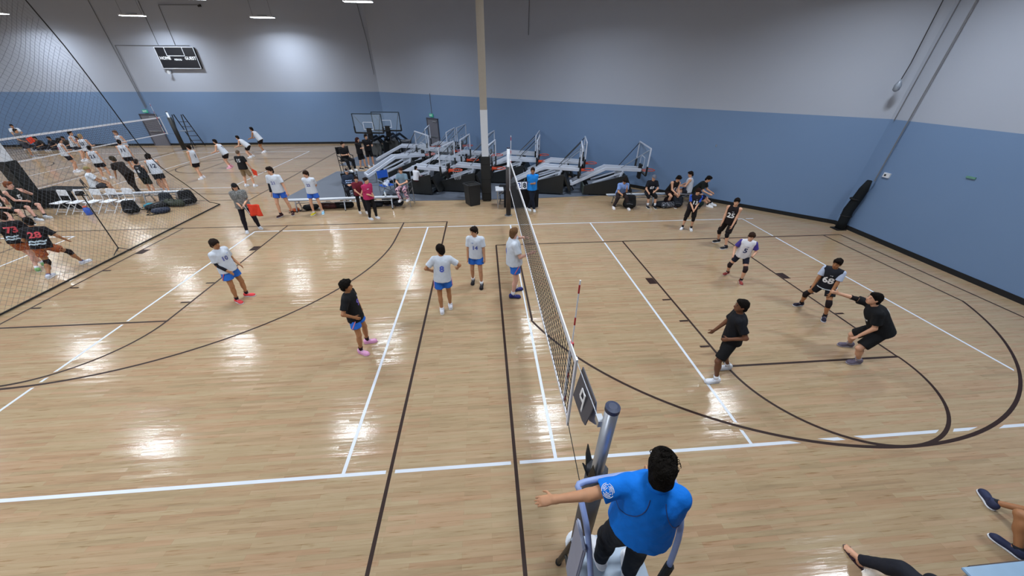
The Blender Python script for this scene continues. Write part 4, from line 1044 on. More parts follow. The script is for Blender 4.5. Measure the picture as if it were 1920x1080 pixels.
    return dict(root=root, S=S, E=E, W=W, P=P, N=N, hc=hc, hf=hf, T=T, K=K, A=A, HJ=HJ, a=a, at=at, s=s, loc=loc)
def world_of(pd, v):
    r = Matrix.Rotation(rad(pd['a']-90), 3, 'Z')@Vector(v); return Vector((pd['at'][0]+r.x, pd['at'][1]+r.y, pd['root'].location.z+r.z))
WT, BL, BKT = '#ccd4e0', '#2f6fd0', '#17181b'
# ---- left team, white shirts and blue shorts
person('player number 10 in white shirt, black right arm sleeve and red shoes', feet=[(-6.90, .28), (-6.98, .02)], a=-15, H=1.61, lean=(-3, 0), head=(0, 3), arms=((.05, .16, -.44), (-.03, .20, -.45)), fa=(15, -15), skin='t', w=1.05,
       top=('tee', WT), bottom=('shorts', BL, '#c7607c'), shoes='#e0484e', sole='#c9ccd4', socks=('#26181f', .22), hair=('bowl', '#2a211d'), sleeve=(1, '#20222b', .5, .85), number=[('10', 'front', .15, '#5a5f9e', .30, -.04), ('~o', 'front', .05, '#8fa0cc', .40, .08)], vox=.012)
person('player in black shirt and blue shorts with hand on hip and pink shoes', feet=[(-3.42, -1.72), (-3.46, -2.02)], a=0, H=1.60, lean=(-2, 0), head=(12, -4), arms=('hip', 'hip'), fa=(10, -25), skin='t',
       top=('tee', BKT, {'hem': -.12}), bottom=('shorts', '#2a6fd6', '#d58aa8'), shoes='#e3a6cf', sole='#d79ac4', socks=('#2b1a22', .24), hair=('curly', '#171412'), number=[('9', 'front', .2, '#6a5ab8', .28, 0), ('~o', 'front', .05, '#6f7fd0', .41, .06)], vox=.012)
person('player number 8 in white shirt seen from behind, white shoes', feet=[(-1.98, -.80), (-1.80, -.62)], a=98, H=1.70, lean=(2, 4), head=(35, 4), arms=((.10, .16, -.36), (.16, .20, -.36)), poles=((1, -.8, 0), (1, -.8, 0)), fa=(0, 0), skin='t',
       top=('tee', WT), bottom=('shorts', BL, '#d67f9a'), shoes='#dfe2ec', socks=('#e4e6ee', .2), hair=('bowl', '#1d1714'), number=[('8', 'back', .2, '#4a5fc0', .27, -.01)], vox=.012)
person('player number 14 in white shirt walking toward the camera, black shoes', feet=[(-1.06, .31), (-1.29, .55)], a=-95, H=1.65, lean=(3, -2), head=(-40, 8), arms=('down', 'down'), fa=(0, 0), skin='m',
       top=('tee', WT), bottom=('shorts', BL), shoes='#1c191c', sole='#2a2629', socks=('#e8eaf0', .22), hair=('thick', '#241b17'), number=[('14', 'front', .15, '#4a5aa8', .26, 0), ('~o', 'front', .06, '#6f86b8', .40, -.07)], vox=.012)
person('tall brown-haired player in white shirt at the net with raised hand', feet=[(-.20, .02), (-.30, -.28)], a=8, H=1.80, lean=(-3, 0), head=(35, 4), arms=((.0, .30, .02), (.02, .34, -.22)), fa=(8, -12), skin='p', w=1.12,
       top=('tee', WT), bottom=('shorts', BL, '#d6788a'), shoes='#2a2f6e', sole='#1d1c2e', socks=('#e6e8f0', .25), hair=('short', '#6e5138'), number=[('4', 'back', .18, '#5a6fc8', .28, 0)], vox=.012)
# ---- right team, dark shirts
person('player number 25 in dark sleeveless jersey standing on the far right court', feet=[(6.72, 2.02), (6.78, 2.52)], a=-140, H=1.63, lean=(6, 0), head=(20, 5), arms=((-.02, .16, -.54), (.0, .14, -.54)), fa=(-30, -35), skin='l', crouch=.98,
       top=('tank', '#1d1518'), bottom=('long_shorts', '#1a1416'), shoes='#1a1c22', sole='#d9dce4', socks=('#23242c', .16), hair=('thick', '#1a1513'), knee='#18161a', number=[('25', 'front', .22, '#e4e6ec', .24, 0), ('~v', 'front', .06, '#b9bcc6', .38, .03)], vox=.012)
person('player number 5 in white jersey with purple sleeves and black knee pads', feet=[(5.86, .0), (5.78, .46)], a=-125, H=1.48, lean=(14, 0), crouch=.95, head=(15, 18), arms=('bent', (.10, .18, -.40)), fa=(10, -30), skin='l',
       top=('tee', '#e3e5ee', {'sleeve': '#4a3f94'}), bottom=('tights', '#1a1c2c'), shoes='#8d3a35', sole='#c9b4ae', socks=('#17141a', .2), hair=('thick', '#33231b'), knee='#2a1d20', number=[('5', 'front', .22, '#2c3a6e', .23, 0), ('~v', 'front', .06, '#4a5fae', .38, .02)], vox=.012)
person('player number 68 in dark jersey with pale sleeves, feet wide apart', feet=[(6.74, -1.66), (6.62, -1.12)], a=-150, H=1.52, lean=(12, 2), crouch=.95, head=(-8, 10), arms=((.02, .16, -.52), (.02, .16, -.52)), fa=(15, -30), skin='t',
       top=('tee', '#20232c', {'sleeve': '#b9c6e0', 'band': '#c9d2da'}), bottom=('shorts', '#191b22'), shoes='#252133', sole='#cfd3de', socks=('#1b1920', .22), hair=('thick', '#1c1512'), knee='#1d1719', number=[('68', 'front', .23, '#e9ebf0', .22, 0), ('~v', 'front', .06, '#c4c8d2', .38, .03)], vox=.012)
pth = person('player in black shirt leaning back with one arm stretched out, thumb up', feet=[(6.18, -3.02), (6.46, -2.56)], at=(6.28, -2.95), a=150, H=1.72, lean=(34, 0), crouch=.91, head=(8, -4), arms=((.02, .06, -.50), (.02, .52, .08)), fa=(28, 18), skin='l', w=1.1, palms=((0, 0, 1), (1, 0, 0)), curl=1.0,
       top=('tee', '#14161a'), bottom=('long_shorts', '#131417'), shoes='#6a6375', sole='#8f8894', socks=('#8f8f9c', .2), hair=('short', '#15110f'), sleeve=(1, '#161216', .75, .2), number=[('/~', 'front', .20, '#d9dce2', .30, 0), ('/~/', 'back', .12, '#d9dce2', .40, 0)], vox=.011)
person('dark-skinned player in plain black clothes and white shoes, elbow bent back', feet=[(3.16, -3.27), (3.58, -2.97)], a=152, H=1.70, lean=(5, 0), crouch=.98, head=(12, -2), arms=((.03, .05, -.37), (.0, .22, -.50)), poles=((.45, -1, .1), None), fa=(28, 28), skin='d', hip=(0.02, .08),
       top=('tee', '#15161c'), bottom=('long_shorts', '#121316'), shoes='#e3e7f0', sole='#c9ccd4', socks=('#e6e8ee', .2), hair=('short', '#171310'), number=[('24', 'back', .12, '#cfd6ea', .38, 0)], vox=.011)
person('player number 13 in black jersey with blue sleeves, hands clasped', feet=[(6.42, 3.58), (6.16, 3.70)], a=-110, H=1.51, lean=(5, 0), head=(8, 15), arms=((-.13, .22, -.44), (-.13, .22, -.44)), fa=(0, -25), skin='l',
       top=('tee', '#1a1720', {'sleeve': '#2f55c0'}), bottom=('long_shorts', '#1b1718'), shoes='#e6e8ee', socks=('#17161a', .25), hair=('bowl', '#2a1a18'), knee='#1d1a1c', number=[('13', 'front', .2, '#e6e8ee', .25, 0), ('~v', 'front', .05, '#b9bcc6', .38, .03)], vox=.013)
# ---- right bench
SB = .45
person('player in light blue shirt on the right bench with head in hand', at=(4.75, 6.42), a=-95, seat=SB, H=1.70, feet=[(4.98, 5.86), (4.40, 6.02)], lean=(32, 0), head=(5, 40), arms=((-.10, .30, -.04), (-.05, .34, -.30)), skin='m', top=('tee', '#7d9bd6'), bottom=('pants', '#2a2224'), shoes='#e4dfe2', socks=('#e6e8ee', .15), hair=('thick', '#221a17'), vox=.015)
person('player in black shirt number 69 wearing grey cap on the bench', at=(6.0, 6.42), a=-95, seat=SB, H=1.68, feet=[(6.14, 5.96), (5.86, 6.02)], lean=(14, 0), head=(5, 25), arms=('lap', (.02, .3, -.36)), skin='l', top=('tee', '#191a22'), bottom=('long_shorts', '#1a1a20'), shoes='#1c1c22', socks=('#d9dbe2', .3), knee='#17171b', hair=('cap', '#6a6c78'), number=[('69', 'front', .18, '#dfe2ea', .27, 0)], vox=.015)
person('player number 5 in black sleeveless jersey bending on the right bench', at=(6.88, 6.42), a=-85, seat=SB, H=1.72, feet=[(6.98, 5.98), (6.74, 6.14)], lean=(26, -6), head=(12, 32), arms=((-.08, .30, -.36), (-.08, .32, -.36)), skin='l', top=('tank', '#1a1415'), bottom=('shorts', '#241417'), shoes='#2a1a1d', socks=('#2a1a1d', .5), hair=('thick', '#191412'), number=[('5', 'front', .2, '#e4e6ec', .25, 0)], vox=.015)
person('person in grey-white sleeveless shirt turned away on the right bench', at=(7.75, 6.5), a=150, seat=SB, H=1.74, feet=[(7.45, 6.55), (7.5, 6.75)], lean=(6, 0), head=(10, 20), arms=('lap', 'lap'), skin='l', top=('tank', '#c5cad6'), bottom=('shorts', '#20222a'), shoes='#dfe2ea', hair=('short', '#1f1815'), vox=.016)
person('player in black shirt bending forward at the right end of the bench', at=(8.0, 6.42), a=-50, seat=SB, H=1.74, feet=[(8.70, 6.02), (8.45, 5.92)], lean=(36, 0), head=(0, 25), arms=((-.02, .34, -.34), (-.02, .34, -.34)), skin='l', top=('tee', '#161a18'), bottom=('shorts', '#1b2030'), shoes='#e6e8ee', socks=('#17161a', .25), knee='#1b2140', hair=('thick', '#191513'), number=[('2', 'front', .16, '#c9ccd4', .28, 0)], vox=.015)
# ---- officials
person('line official in blue shirt and navy trousers at the score table', feet=[(.86, 6.06), (1.08, 5.94)], a=-80, H=1.74, lean=(2, 0), head=(-25, 5), arms=((-.13, .22, -.22), (-.13, .24, -.22)), skin='t', top=('polo', '#2186e0'), bottom=('pants', '#1a2130'), shoes='#e4e6ea', hair=('short', '#2a1e18'), vox=.014, fa=(10, -10))
ref = person('referee in bright blue polo shirt standing on the stand, arm stretched out', feet=[(.03, -6.05, 0), (.24, -6.17, 0)], at=(.16, -6.16), z0=1.0, a=80, H=1.70, lean=(5, 2), twist=-8, head=(-8, 12), arms=((.50, -.13, -.20), (-.10, .22, -.30)), poles=(None, (.1, -.6, -1)), fa=(18, -10), skin='m', w=1.16, palms=((.1, .35, -1), None), curl=.2,
       top=('polo', '#0a72d8', {'hem': .045}), bottom=('pants', '#1f2630'), shoes='#dfe2ea', sole='#f2f2f4', hair=('messy', '#15120f'), vox=.0075, face=True)
def ref_details():
    """seam lines and sleeve emblem on the referee's shirt"""
    sh = [c for c in ref['root'].children if c.name.startswith('shirt')][0]; me = sh.data
    tree = BVHTree.FromPolygons([v.co[:] for v in me.vertices], [p.vertices[:] for p in me.polygons])
    T, P, s, S, E = ref['T'], ref['P'], ref['s'], ref['S'], ref['E']; tr, tf, tu = T[:, 0], T[:, 1], T[:, 2]
    seam = MB(); nav = M('navy seam', '#123a78', .6, vary=0)
    for sg in (-1, 1):
        pts = []
        for t in np.linspace(0, 1, 14):
            q = P+tu*(.51-.25*t-.02*math.sin(t*3))*s+tr*sg*(.05+.165*t**1.4)*s-tf*.5*s
            h = tree.ray_cast(Vector(q), Vector(tf))
            if h[0] is not None: pts.append(h[0]-Vector(tf)*.002)
        if len(pts) > 2: seam.tube(pts, .0035, 5)
    seam.build('shirt_seam', nav, sh)
    d = unit(E[0]-S[0]); up = unit(npv(0, -.55, 1)-d*(npv(0, -.55, 1)@d)); c0 = S[0]+(E[0]-S[0])*.50; side = np.cross(up, d)
    em_ = MB()
    for r_, a0, a1 in ((.044, 20, 120), (.044, 150, 235), (.044, 260, 350), (.035, 0, 95), (.035, 125, 215), (.035, 240, 330), (.026, 20, 120), (.026, 150, 240), (.026, 270, 350), (.016, 0, 100), (.016, 130, 220), (.016, 250, 340)):
        pts = []
        for k in range(9):
            t = rad(a0+(a1-a0)*k/8); q = c0+d*r_*math.cos(t)*.9+side*r_*math.sin(t)+up*.3
            h = tree.ray_cast(Vector(q), Vector(-up))
            if h[0] is not None: pts.append(h[0]+Vector(up)*.002)
        if len(pts) > 2: em_.tube(pts, .0022, 5)
    em_.build('sleeve_emblem', WTXT, sh)
    b0 = S[0]+(E[0]-S[0])*.60; ring_ = [b0+(up*math.cos(t)+side*math.sin(t))*.0735*s for t in np.linspace(0, 2*math.pi, 25)]
    MB().tube(ring_, .003, 5, cap=False).build('sleeve_seam', nav, sh)
    ring2 = [P+tu*.015*s+(tr*math.cos(t)*.178*1.16+tf*math.sin(t)*.135*1.16)*s for t in np.linspace(0, 2*math.pi, 33)]
    MB().tube(ring2, .016, 6, cap=False).build('belt', fabric('#101216'), ref['root'])
ref_details()
def ref_curls():
    hf, hc, s = ref['hf'], ref['hc'], ref['s']; m = MB(); rnd = random.Random(3)
    for k in range(46):
        az = rnd.uniform(0, 2*math.pi); el = rnd.uniform(.15, 1.4) if k % 3 else rnd.uniform(.9, 1.5)
        d = npv(math.cos(az)*math.cos(el), math.sin(az)*math.cos(el), math.sin(el)); b0 = npv(0, -.012, .03)+d*npv(.088, .108, .106)
        t = unit(np.cross(d, npv(rnd.uniform(-1, 1), rnd.uniform(-1, 1), rnd.uniform(-1, 1)))); pts = []
        for q in np.linspace(0, 1, 6): pts.append(hc+hf@(b0+d*.022*math.sin(q*2.6)+t*.03*q+np.cross(d, t)*.012*math.sin(q*5))*s)
        m.tube(pts, [.0035, .0035, .003, .0025, .002, .001], 4)
    tag(m.build('loose_curls', M('hair #15120f', '#15120f', .9), ref['root'], True), kind='stuff')
ref_curls()
# ---- around the left bench
cap = person('line judge in black cap, patterned top and black leggings holding red flag', feet=[(-8.98, 4.80), (-9.22, 4.46)], a=-62, H=1.70, lean=(3, 0), head=(0, 22), arms=((-.10, .26, -.36), (-.12, .24, -.40)), fa=(20, 0), skin='l', w=1.12, top=('tee', pattern('grey print', ['#5d5f5e', '#86888a', '#3f4142', '#9a9c98'], 26)), bottom=('leggings', '#1d1a22'), shoes='#c9cdd6', socks=('#c9cdd6', .1), hair=('cap', '#16161a', 'long'), vox=.014)
fw = world_of(cap, cap['W'][0])
fl_ = empty('line_flag', fw); MB().tube([(.02, -.08, .02), (.12, -.1, -.3)], .008, 6).build('stick', WHITE, fl_)
nx = 8; vs = []; fs = []
for i in range(nx+1):
    for j in range(nx+1): vs.append((.14+.40*i/nx-.03*j/nx, -.1+.03*math.sin(i*1.3+j*.4), .04-.40*j/nx-.02*i/nx))
for i in range(nx):
    for j in range(nx): a_ = i*(nx+1)+j; fs.append((a_, a_+1, a_+nx+2, a_+nx+1))
o = MB().add(vs, fs).build('cloth', fabric('#e0452f'), fl_, True, fix=False); mo = o.modifiers.new('t', 'SOLIDIFY'); mo.thickness = .004
tag(fl_, 'red square flag hanging from the line judge hand', 'flag')
person('player number 21 in white shirt with black arm sleeve before the bench', feet=[(-8.46, 6.2), (-8.80, 5.98)], a=-88, H=1.86, lean=(2, 0), head=(-25, 6), arms=((.12, .05, -.52), (.05, .08, -.54)), skin='l', top=('tee', WT), bottom=('shorts', '#3464c8'), shoes='#3a2226', sole='#c9c4c6', socks=('#2a1a1e', .18), hair=('thick', '#221a17'), sleeve=(1, '#1f222c', .35, .9), number=[('21', 'front', .15, '#6f78ae', .28, 0)], vox=.014, fa=(20, -20))
person('player number 22 in white shirt with hands behind his back', feet=[(-7.32, 6.22), (-7.62, 6.12)], a=-88, H=1.68, lean=(1, 0), head=(-25, 6), arms=('back', 'back'), skin='l', top=('tee', WT), bottom=('shorts', '#3464c8'), shoes=('#8fc7e6', '#d8c83a'), socks=('#e4e6ec', .15), hair=('bowl', '#2f221c'), number=[('22', 'front', .14, '#5a5f9e', .27, 0), ('~o', 'front', .04, '#8f9fc8', .39, -.06)], vox=.014, fa=(15, -15))
person('woman in magenta polo shirt and black leggings walking beside the bench', feet=[(-5.08, 5.56), (-5.30, 5.44)], a=-38, H=1.57, lean=(4, 0), head=(25, 0), arms=((-.14, .24, -.32), (-.12, .26, -.34)), skin='l', w=1.1, top=('polo', '#b0305f'), bottom=('leggings', '#19181c'), shoes='#cfd2da', socks=('#d6d8de', .12), hair=('bun', '#201a1a'), number=[('~', 'front', .12, '#e6d6dc', .38, -.07)], vox=.013, fa=(0, 0))
person('person in dark red top half hidden behind the magenta polo', feet=[(-5.62, 6.16), (-5.90, 6.2)], a=-60, H=1.50, lean=(16, 0), head=(-10, 8), arms=('front', 'front'), skin='l', top=('tee', '#6a2230'), bottom=('leggings', '#17171b'), shoes='#d6d2d2', hair=('tail', '#2a1c18'), vox=.016)
person('official in black shirt sitting in the tall black director chair', at=(-7.82, 11.15), a=-42, seat=1.0, H=1.74, feet=[(-7.38, 10.93, .55), (-7.55, 10.74, .55)], lean=(4, 0), head=(25, 3), arms=((-.08, .28, -.30), (-.10, .26, -.25)), skin='l', top=('tee', '#19181c'), bottom=('pants', '#16161a'), shoes='#e4e6ea', hair=('bun', '#1d1613'), vox=.016)
person('standing person in black with arms folded, left one by the dark hoops', feet=[(-7.75, 13.7), (-8.0, 13.55)], a=-20, H=1.72, lean=(1, 0), head=(20, 5), arms=((-.16, .2, -.26), (-.16, .22, -.22)), skin='l', top=('tee', '#1b1a1e'), bottom=('long_shorts', '#141417'), shoes='#2a2a30', hair=('long', '#3a211f'), vox=.018)
person('standing person in black with forearm raised, right one by the dark hoops', feet=[(-7.45, 14.3), (-7.7, 14.2)], a=-60, H=1.78, lean=(1, 0), head=(30, 5), arms=((.02, .26, -.26), (-.16, .22, -.22)), skin='l', top=('tee', '#17171c'), bottom=('long_shorts', '#121215'), shoes='#d2d4da', hair=('short', '#1d1613'), vox=.018)
person('person in dark blue patterned jacket seated in the low black chair', at=(-6.75, 8.08), a=-70, seat=.43, H=1.68, lean=(-6, 0), head=(10, 12), arms=('lap', 'lap'), skin='l', w=1.12, top=('long', '#232c3e'), bottom=('pants', '#1b1d26'), shoes='#cfd3da', hair=('cap', '#a9b2c4', 'short'), number=[('~~', 'front', .22, '#9fb6e0', .30, 0), ('~~', 'front', .22, '#9fb6e0', .22, 0)], vox=.016)
person('woman in grey-blue shirt and patterned leggings in the tall silver chair', at=(-4.2, 7.02), a=-102, seat=.73, H=1.62, feet=[(-4.03, 6.66, .3), (-4.33, 6.62, .3)], lean=(3, 0), head=(-12, 8), arms=('lap', 'lap'), skin='l', w=1.05, top=('tee', '#6d8597'), bottom=('pants', pattern('pink print', ['#2a2c4a', '#d9b9c8', '#a83a5a', '#e6e2ea'], 16)), shoes='#cfcfd6', hair=('bun', '#3a241c'), vox=.015)
person('small child in white sweatshirt perched on the nearest hoop base', at=(-3.95, 8.45), a=60, seat=.64, H=1.22, z0=0, feet=[(-3.8, 8.72, .45), (-3.62, 8.62, .45)], lean=(10, 0), head=(0, 10), arms=('lap', 'lap'), skin='l', top=('long', '#d9dde8'), bottom=('pants', '#7a3040'), shoes='#c23a4a', hair=('short', '#17130f'), vox=.018)
# ---- far left court, white jerseys
JW = '#c9d0dc'
def far(label, feet, a, H=1.78, lean=(6, 0), crouch=.97, arms=('ready', 'ready'), head=(0, 5), number=None, hair=('short', '#1d1714'), skin='l', bottom=('shorts', '#1c1a22'), top=None, shoes='#d9dbe4', socks=('#e0e2ea', .2), **k):
    return person(label, feet=feet, a=a, H=H, lean=lean, crouch=crouch, arms=arms, head=head, number=number, hair=hair, skin=skin, bottom=bottom, top=top or ('tank', JW), shoes=shoes, socks=socks, vox=.02, **k)
far('player number 1 in white jersey standing behind the divider, back to camera', [(-15.62, 12.1), (-15.5, 11.75)], 170, 1.76, (-5, 0), .98, ('down', 'down'), number=[('1', 'back', .22, '#2a2f4a', .26, 0)])
far('white-jersey player leaning forward with pink shoes on the far court', [(-15.66, 14.55), (-15.5, 14.12)], 178, 1.76, (26, 0), .92, ('ready', 'ready'), shoes='#e39ab0', socks=('#e3a6b8', .3), number=[('7', 'back', .2, '#2a2f4a', .28, 0)])
far('white-jersey player crouching deep, hands on knees near the far wall', [(-16.05, 17.5), (-15.95, 17.0)], 178, 1.72, (46, 0), .84, ('ready', 'ready'))
far('white-jersey player farthest back, leaning forward before the far wall', [(-16.05, 18.95), (-15.95, 18.65)], 175, 1.82, (30, 0), .93, ('ready', 'ready'), skin='t')
kj = far('line judge in black shirt and khaki shorts behind number 21', [(-12.5, 10.30), (-12.05, 10.22)], 85, 1.72, (3, 0), .99, ('down', (.16, .06, -.5)), top=('tee', '#1a1a1d'), bottom=('long_shorts', '#8f7d64'), hair=('crop', '#6b5a4c'), number=[('15', 'back', .2, '#b9bcc0', .33, 0)])
fl2 = empty('line_flag', world_of(kj, kj['W'][1])); MB().tube([(-.06, 0, .02), (.02, -.02, -.2)], .008, 6).build('stick', BLACK, fl2)
o = MB().add([(.0, -.02, .0), (.22, -.05, -.12), (.16, -.02, -.36), (-.02, 0, -.3)], [(0, 1, 2, 3)]).build('cloth', fabric('#e0482f'), fl2, fix=False); mo = o.modifiers.new('t', 'SOLIDIFY'); mo.thickness = .004
tag(fl2, 'small red flag held by the judge in khaki shorts', 'flag')
far('white-jersey player nearest the net post on the far left, facing right', [(-23.5, 14.0), (-23.35, 13.7)], 60, 1.80, (8, 0), .97, ('bent', 'down'), number=[('4', 'back', .2, '#b0405a', .3, 0)])
far('white-jersey player with red lettering behind the far left net', [(-26.0, 17.1), (-25.6, 16.6)], 30, 1.82, (12, 0), .95, ('bent', 'ready'), number=[('22', 'front', .2, '#b0405a', .3, 0)])
far('blond white-jersey player farther left behind the far net', [(-23.8, 15.5), (-23.5, 15.1)], 100, 1.82, (6, 0), .97, ('bent', 'bent'), hair=('short', '#a58a66'), number=[('22', 'back', .2, '#2a2f4a', .3, 0)])
far('player number 21 in white jersey on the far left court, back turned', [(-20.5, 12.1), (-20.3, 12.3)], 110, 1.66, (2, 0), .98, ('bent', 'down'), number=[('21', 'back', .24, '#2a2f4a', .27, 0)])
far('player number 11 in white jersey behind the dark-clothed leaning person', [(-20.2, 13.6), (-19.95, 13.4)], 120, 1.74, (6, 0), .98, ('down', 'down'), number=[('11', 'back', .22, '#2a2f4a', .27, 0)])
far('white-jersey player with red lettering facing the net on the far court', [(-23.1, 17.0), (-22.75, 16.6)], -100, 1.86, (6, 0), .97, ('bent', 'down'), hair=('short', '#6b4a36'), number=[('13', 'front', .2, '#b0405a', .28, 0)])
# bench side of the far court
person('person in dark brown clothes leaning forward beside the silver bench', feet=[(-16.75, 9.55), (-16.55, 9.25)], a=165, H=1.80, lean=(34, 0), crouch=.98, head=(0, 18), arms=((.02, .20, -.52), (.02, .2, -.52)), skin='m', top=('tee', '#221b19'), bottom=('pants', '#241d1b'), shoes='#2a2422', hair=('bowl', '#3a3226'), vox=.018)
person('man in white shirt and tan cap sitting behind the white chairs', at=(-17.85, 8.95), a=40, seat=.45, H=1.74, feet=[(-17.5, 9.3), (-17.35, 9.05)], lean=(6, 0), head=(-10, 8), arms=('knee', 'knee'), skin='m', top=('tee', '#dbe2ec'), bottom=('long_shorts', '#3a3a40'), shoes='#4a4a52', hair=('cap', '#8f8257'), vox=.018)
folding_chair((-17.9, 8.93, 0), rad(130), BKC, 'dark folding chair under the man in the tan cap')
person('player number 6 in black jersey standing before the silver bench behind the net', feet=[(-16.05, 9.3), (-15.8, 9.2)], a=100, H=1.55, lean=(2, 0), head=(0, 5), arms=('front', 'front'), skin='l', top=('tank', '#1c1d22'), bottom=('long_shorts', '#23251f'), shoes='#c9ccd4', hair=('short', '#2a1f1a'), number=[('6', 'back', .2, '#d9dce4', .25, 0), ('~v', 'back', .1, '#b9bcc6', .42, 0)], vox=.018)
person('player number 12 in white jersey standing at the end of the silver bench', feet=[(-15.65, 9.55), (-15.38, 9.45)], a=120, H=1.74, lean=(5, 0), head=(0, 8), arms=('front', 'front'), skin='l', top=('tank', JW), bottom=('shorts', '#1d1b20'), shoes='#d9dbe4', hair=('short', '#1d1714'), number=[('12', 'back', .22, '#2a2f4a', .27, 0)], vox=.018)
person('player in black jersey half hidden beside number 12 at the far bench', feet=[(-16.1, 9.95), (-15.85, 9.9)], a=90, H=1.62, lean=(4, 0), head=(0, 10), arms=('front', 'front'), skin='l', top=('tank', '#17171c'), bottom=('long_shorts', '#17171b'), shoes='#c9ccd4', hair=('short', '#1d1714'), vox=.018)
# people along the far wall at the left
for i, (x_, c_, t_) in enumerate(((-31.9, '#2a2422', 'dark brown'), (-31.0, '#1d1f24', 'black'), (-30.1, '#3a3330', 'taupe'), (-29.2, '#23262e', 'charcoal'))):
    person('%s spectator in %s clothes sitting by the far left wall' % (('leftmost', 'second', 'third', 'rightmost')[i], t_), at=(x_-.4, 21.2), a=-85, seat=.06, feet=[(x_-.3, 20.5), (x_-.55, 20.55)], H=1.7, lean=(24, 0), head=(0, 14), arms=('lap', 'knee'), skin='m', top=('tee', c_), bottom=('pants', '#20202a'), shoes='#8f8f98', hair=('short', '#221a16'), vox=.024, face=False, group='spectators by the far left wall')
person('spectator in white shirt standing bent by the far left wall', a=-40, H=1.74, lean=(30, 0), head=(0, 10), arms=('lap', 'knee'), skin='m', top=('tee', '#dfe3ec'), bottom=('pants', '#20242e'), shoes='#8f8f98', hair=('short', '#221a16'), vox=.024, feet=[(-33.4, 21.3), (-33.6, 21.1)], face=False)
fl3 = empty('line_flag', (-29.9, 18.3, 1.0)); MB().tube([(0, 0, .2), (.1, 0, -.25)], .01, 6).build('stick', BLACK, fl3)
person('line judge in grey shirt holding an orange flag on the far left', feet=[(-30.35, 18.4), (-30.1, 18.25)], a=20, H=1.7, lean=(2, 0), arms=('down', (.06, .22, -.40)), skin='m', top=('tee', '#5a5f6a'), bottom=('long_shorts', '#3a3a44'), shoes='#8f8f98', hair=('short', '#221a16'), vox=.024, face=False)
o = MB().add([(.0, 0, .1), (.4, .02, .25), (.5, 0, -.05), (.1, 0, -.2)], [(0, 1, 2, 3)]).build('cloth', fabric('#e0482f'), fl3, fix=False); mo = o.modifiers.new('t', 'SOLIDIFY'); mo.thickness = .004
tag(fl3, 'orange flag on the far left court behind the net', 'flag')
# ---- left edge: seated team in black and two players in black and orange
folding_chair((-18.35, 6.45, 0), rad(82), BKC, 'black folding chair under the seated player nearest the dark-clothed table'); folding_chair((-18.30, 5.72, 0), rad(82), BKC, 'black folding chair cut by the left picture edge under a seated player')
person('seated player in black jersey number 5 beside the dark-clothed table', at=(-18.18, 6.45), a=-6, seat=.45, H=1.86, feet=[(-17.60, 6.42), (-17.62, 6.14)], lean=(8, 0), head=(30, 15), arms=((-.05, .28, .0), (-.12, .30, -.32)), skin='p', top=('tank', '#1d211f'), bottom=('long_shorts', '#1c1f1e'), shoes='#cdd3dc', socks=('#20222a', .2), hair=('short', '#7a4a33'), number=[('5', 'front', .24, '#d9dce0', .26, 0)], vox=.015)
person('seated player in black jersey number 0 cut by the left picture edge', at=(-18.1, 5.72), a=-6, seat=.45, H=1.86, feet=[(-17.5, 5.75), (-17.55, 5.45)], lean=(12, 0), head=(10, 15), arms=((-.08, .30, -.1), (-.12, .30, -.32)), skin='p', top=('tank', '#1d211f'), bottom=('long_shorts', '#1c1f1e'), shoes='#23262c', socks=('#d9dce2', .25), hair=('short', '#2a1f1a'), number=[('0', 'front', .24, '#d9dce0', .26, 0)], vox=.015)
ORP = pattern('orange print', ['#a85a34', '#8d4428', '#c98a55', '#6b3a2a'], 14)
person('player in black and orange with red number 28 lunging behind the net', feet=[(-12.72, 1.58), (-12.62, 2.40)], a=128, H=1.70, lean=(10, 8), crouch=.98, head=(20, 15), arms=((.10, .22, -.36), (.20, .10, -.42)), skin='t', fa=(-20, -50), hip=(-.1, 0), top=('tee', '#19171b', {'hem': -.05}), bottom=('shorts', ORP), shoes='#cfd4e2', socks=('#4a4f80', .12), knee='#21191b', hair=('short', '#191512'), number=[('28', 'back', .22, '#d8505c', .32, 0), ('~~', 'back', .26, '#b9cede', .16, 0), ('~~', 'back', .26, '#b9cede', .09, -.03)], vox=.013)
person('player in black and orange with red number 73 at the left edge', feet=[(-13.62, 2.35), (-13.42, 2.0)], a=140, H=1.72, lean=(2, 6), crouch=.97, head=(10, 15), arms=((.18, .12, -.40), (.08, .22, -.38)), skin='p', top=('tee', '#19171b', {'hem': -.05}), bottom=('shorts', ORP), shoes='#7fb070', socks=('#d9dce6', .2), hair=('short', '#2a1f1a'), number=[('73', 'back', .22, '#d8505c', .32, 0), ('~~', 'back', .26, '#b9cede', .16, 0), ('~~', 'back', .26, '#b9cede', .09, -.03)], vox=.014)
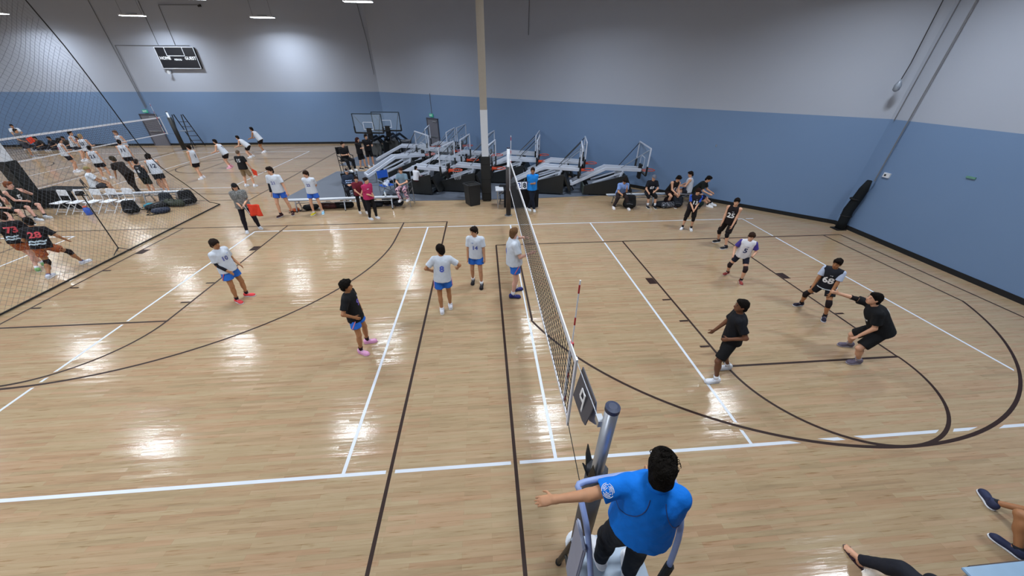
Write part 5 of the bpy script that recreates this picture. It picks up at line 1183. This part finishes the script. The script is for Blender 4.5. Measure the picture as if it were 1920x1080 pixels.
# ---- spectators at the lower right, only their legs reach into the picture
def court_chair(loc, rz, label):
    return folding_chair(loc, rz, FC, label)
s1 = person('spectator in navy slip-on shoes stretching bare legs at lower right', at=(5.46, -6.20), a=80, seat=.45, H=1.76, feet=[(5.13, -6.03), (5.51, -5.53)], lean=(-8, 0), arms=('lap', 'lap'), skin='t', fa=(26, -23), top=('tee', '#5a6478'), bottom=('long_shorts', '#3a3f4a'), shoes='#2f3552', sole='#dfe2ea', socks=('#22252f', .12), hair=('short', '#2a1f1a'), vox=.0136)
s2 = person('spectator in dark jeans and strappy sandals at lower right', at=(3.44, -6.56), a=97, seat=.45, H=1.68, feet=[(3.22, -5.97), (3.72, -6.62)], lean=(-6, 0), arms=((.06, -.02, -.5), (.06, -.02, -.5)), skin='l', fa=(-8, 0), top=('tee', '#7a6a6a'), bottom=('pants', '#23252e'), shoes=(None, None), hair=('long', '#2a1f1a'), vox=.010)
brn = M('brown sandal leather', '#3a2430', .5)
for i in (0, 1):
    A_ = s2['A'][i]; R_ = frame((-8, 0)[i], 0, 0); c0 = A_-npv(0, 0, .07)
    sd = empty('sandal_frame') if False else None
    sl = MB()
    n_ = 14; ov = [(c0+R_@npv(.042*math.cos(t)*(1+.15*math.sin(t)), .05+.125*math.sin(t), 0)) for t in np.linspace(0, 2*math.pi, n_, endpoint=False)]
    sl.add([v-npv(0, 0, .004) for v in ov]+[v+npv(0, 0, .012) for v in ov], [tuple(range(n_))[::-1], tuple(range(n_, 2*n_))]+[(k, (k+1) % n_, n_+(k+1) % n_, n_+k) for k in range(n_)])
    so = sl.build('sandal', brn, s2['root'])
    for yy in (.03, .085, .12): MB().tube([c0+R_@npv(.042*math.cos(t), yy+.012*math.sin(2*t), .008+.05*math.sin(t)*(1-yy*2.4)) for t in np.linspace(0, math.pi, 9)], .007, 6).build('sandal_strap', brn, so)
court_chair((5.46, -6.27, 0), rad(170), 'white folding chair of the spectator in navy shoes'); court_chair((3.44, -6.63, 0), rad(187), 'white folding chair of the spectator in sandals')
bb = empty('side_table', (4.36, -6.43, 0), rad(0))
MB().box((0, 0, .47), (1.05, .42, .03)).build('table_top', M('pale blue laminate', '#8fb0cf', .35), bb, bevel=.008); MB().bar((-.42, .205, .455), (.5, .205, .455), .03, .04).build('edge_trim', M('dark brown edge', '#3a2c2c', .5), bb)
for sx in (-1, 1):
    for sy in (-1, 1): MB().tube([(sx*.46, sy*.16, .46), (sx*.46, sy*.16, 0)], .015, 8).build('leg', CHROME, bb)
tag(bb, 'pale blue low table at the lower right corner', 'table')
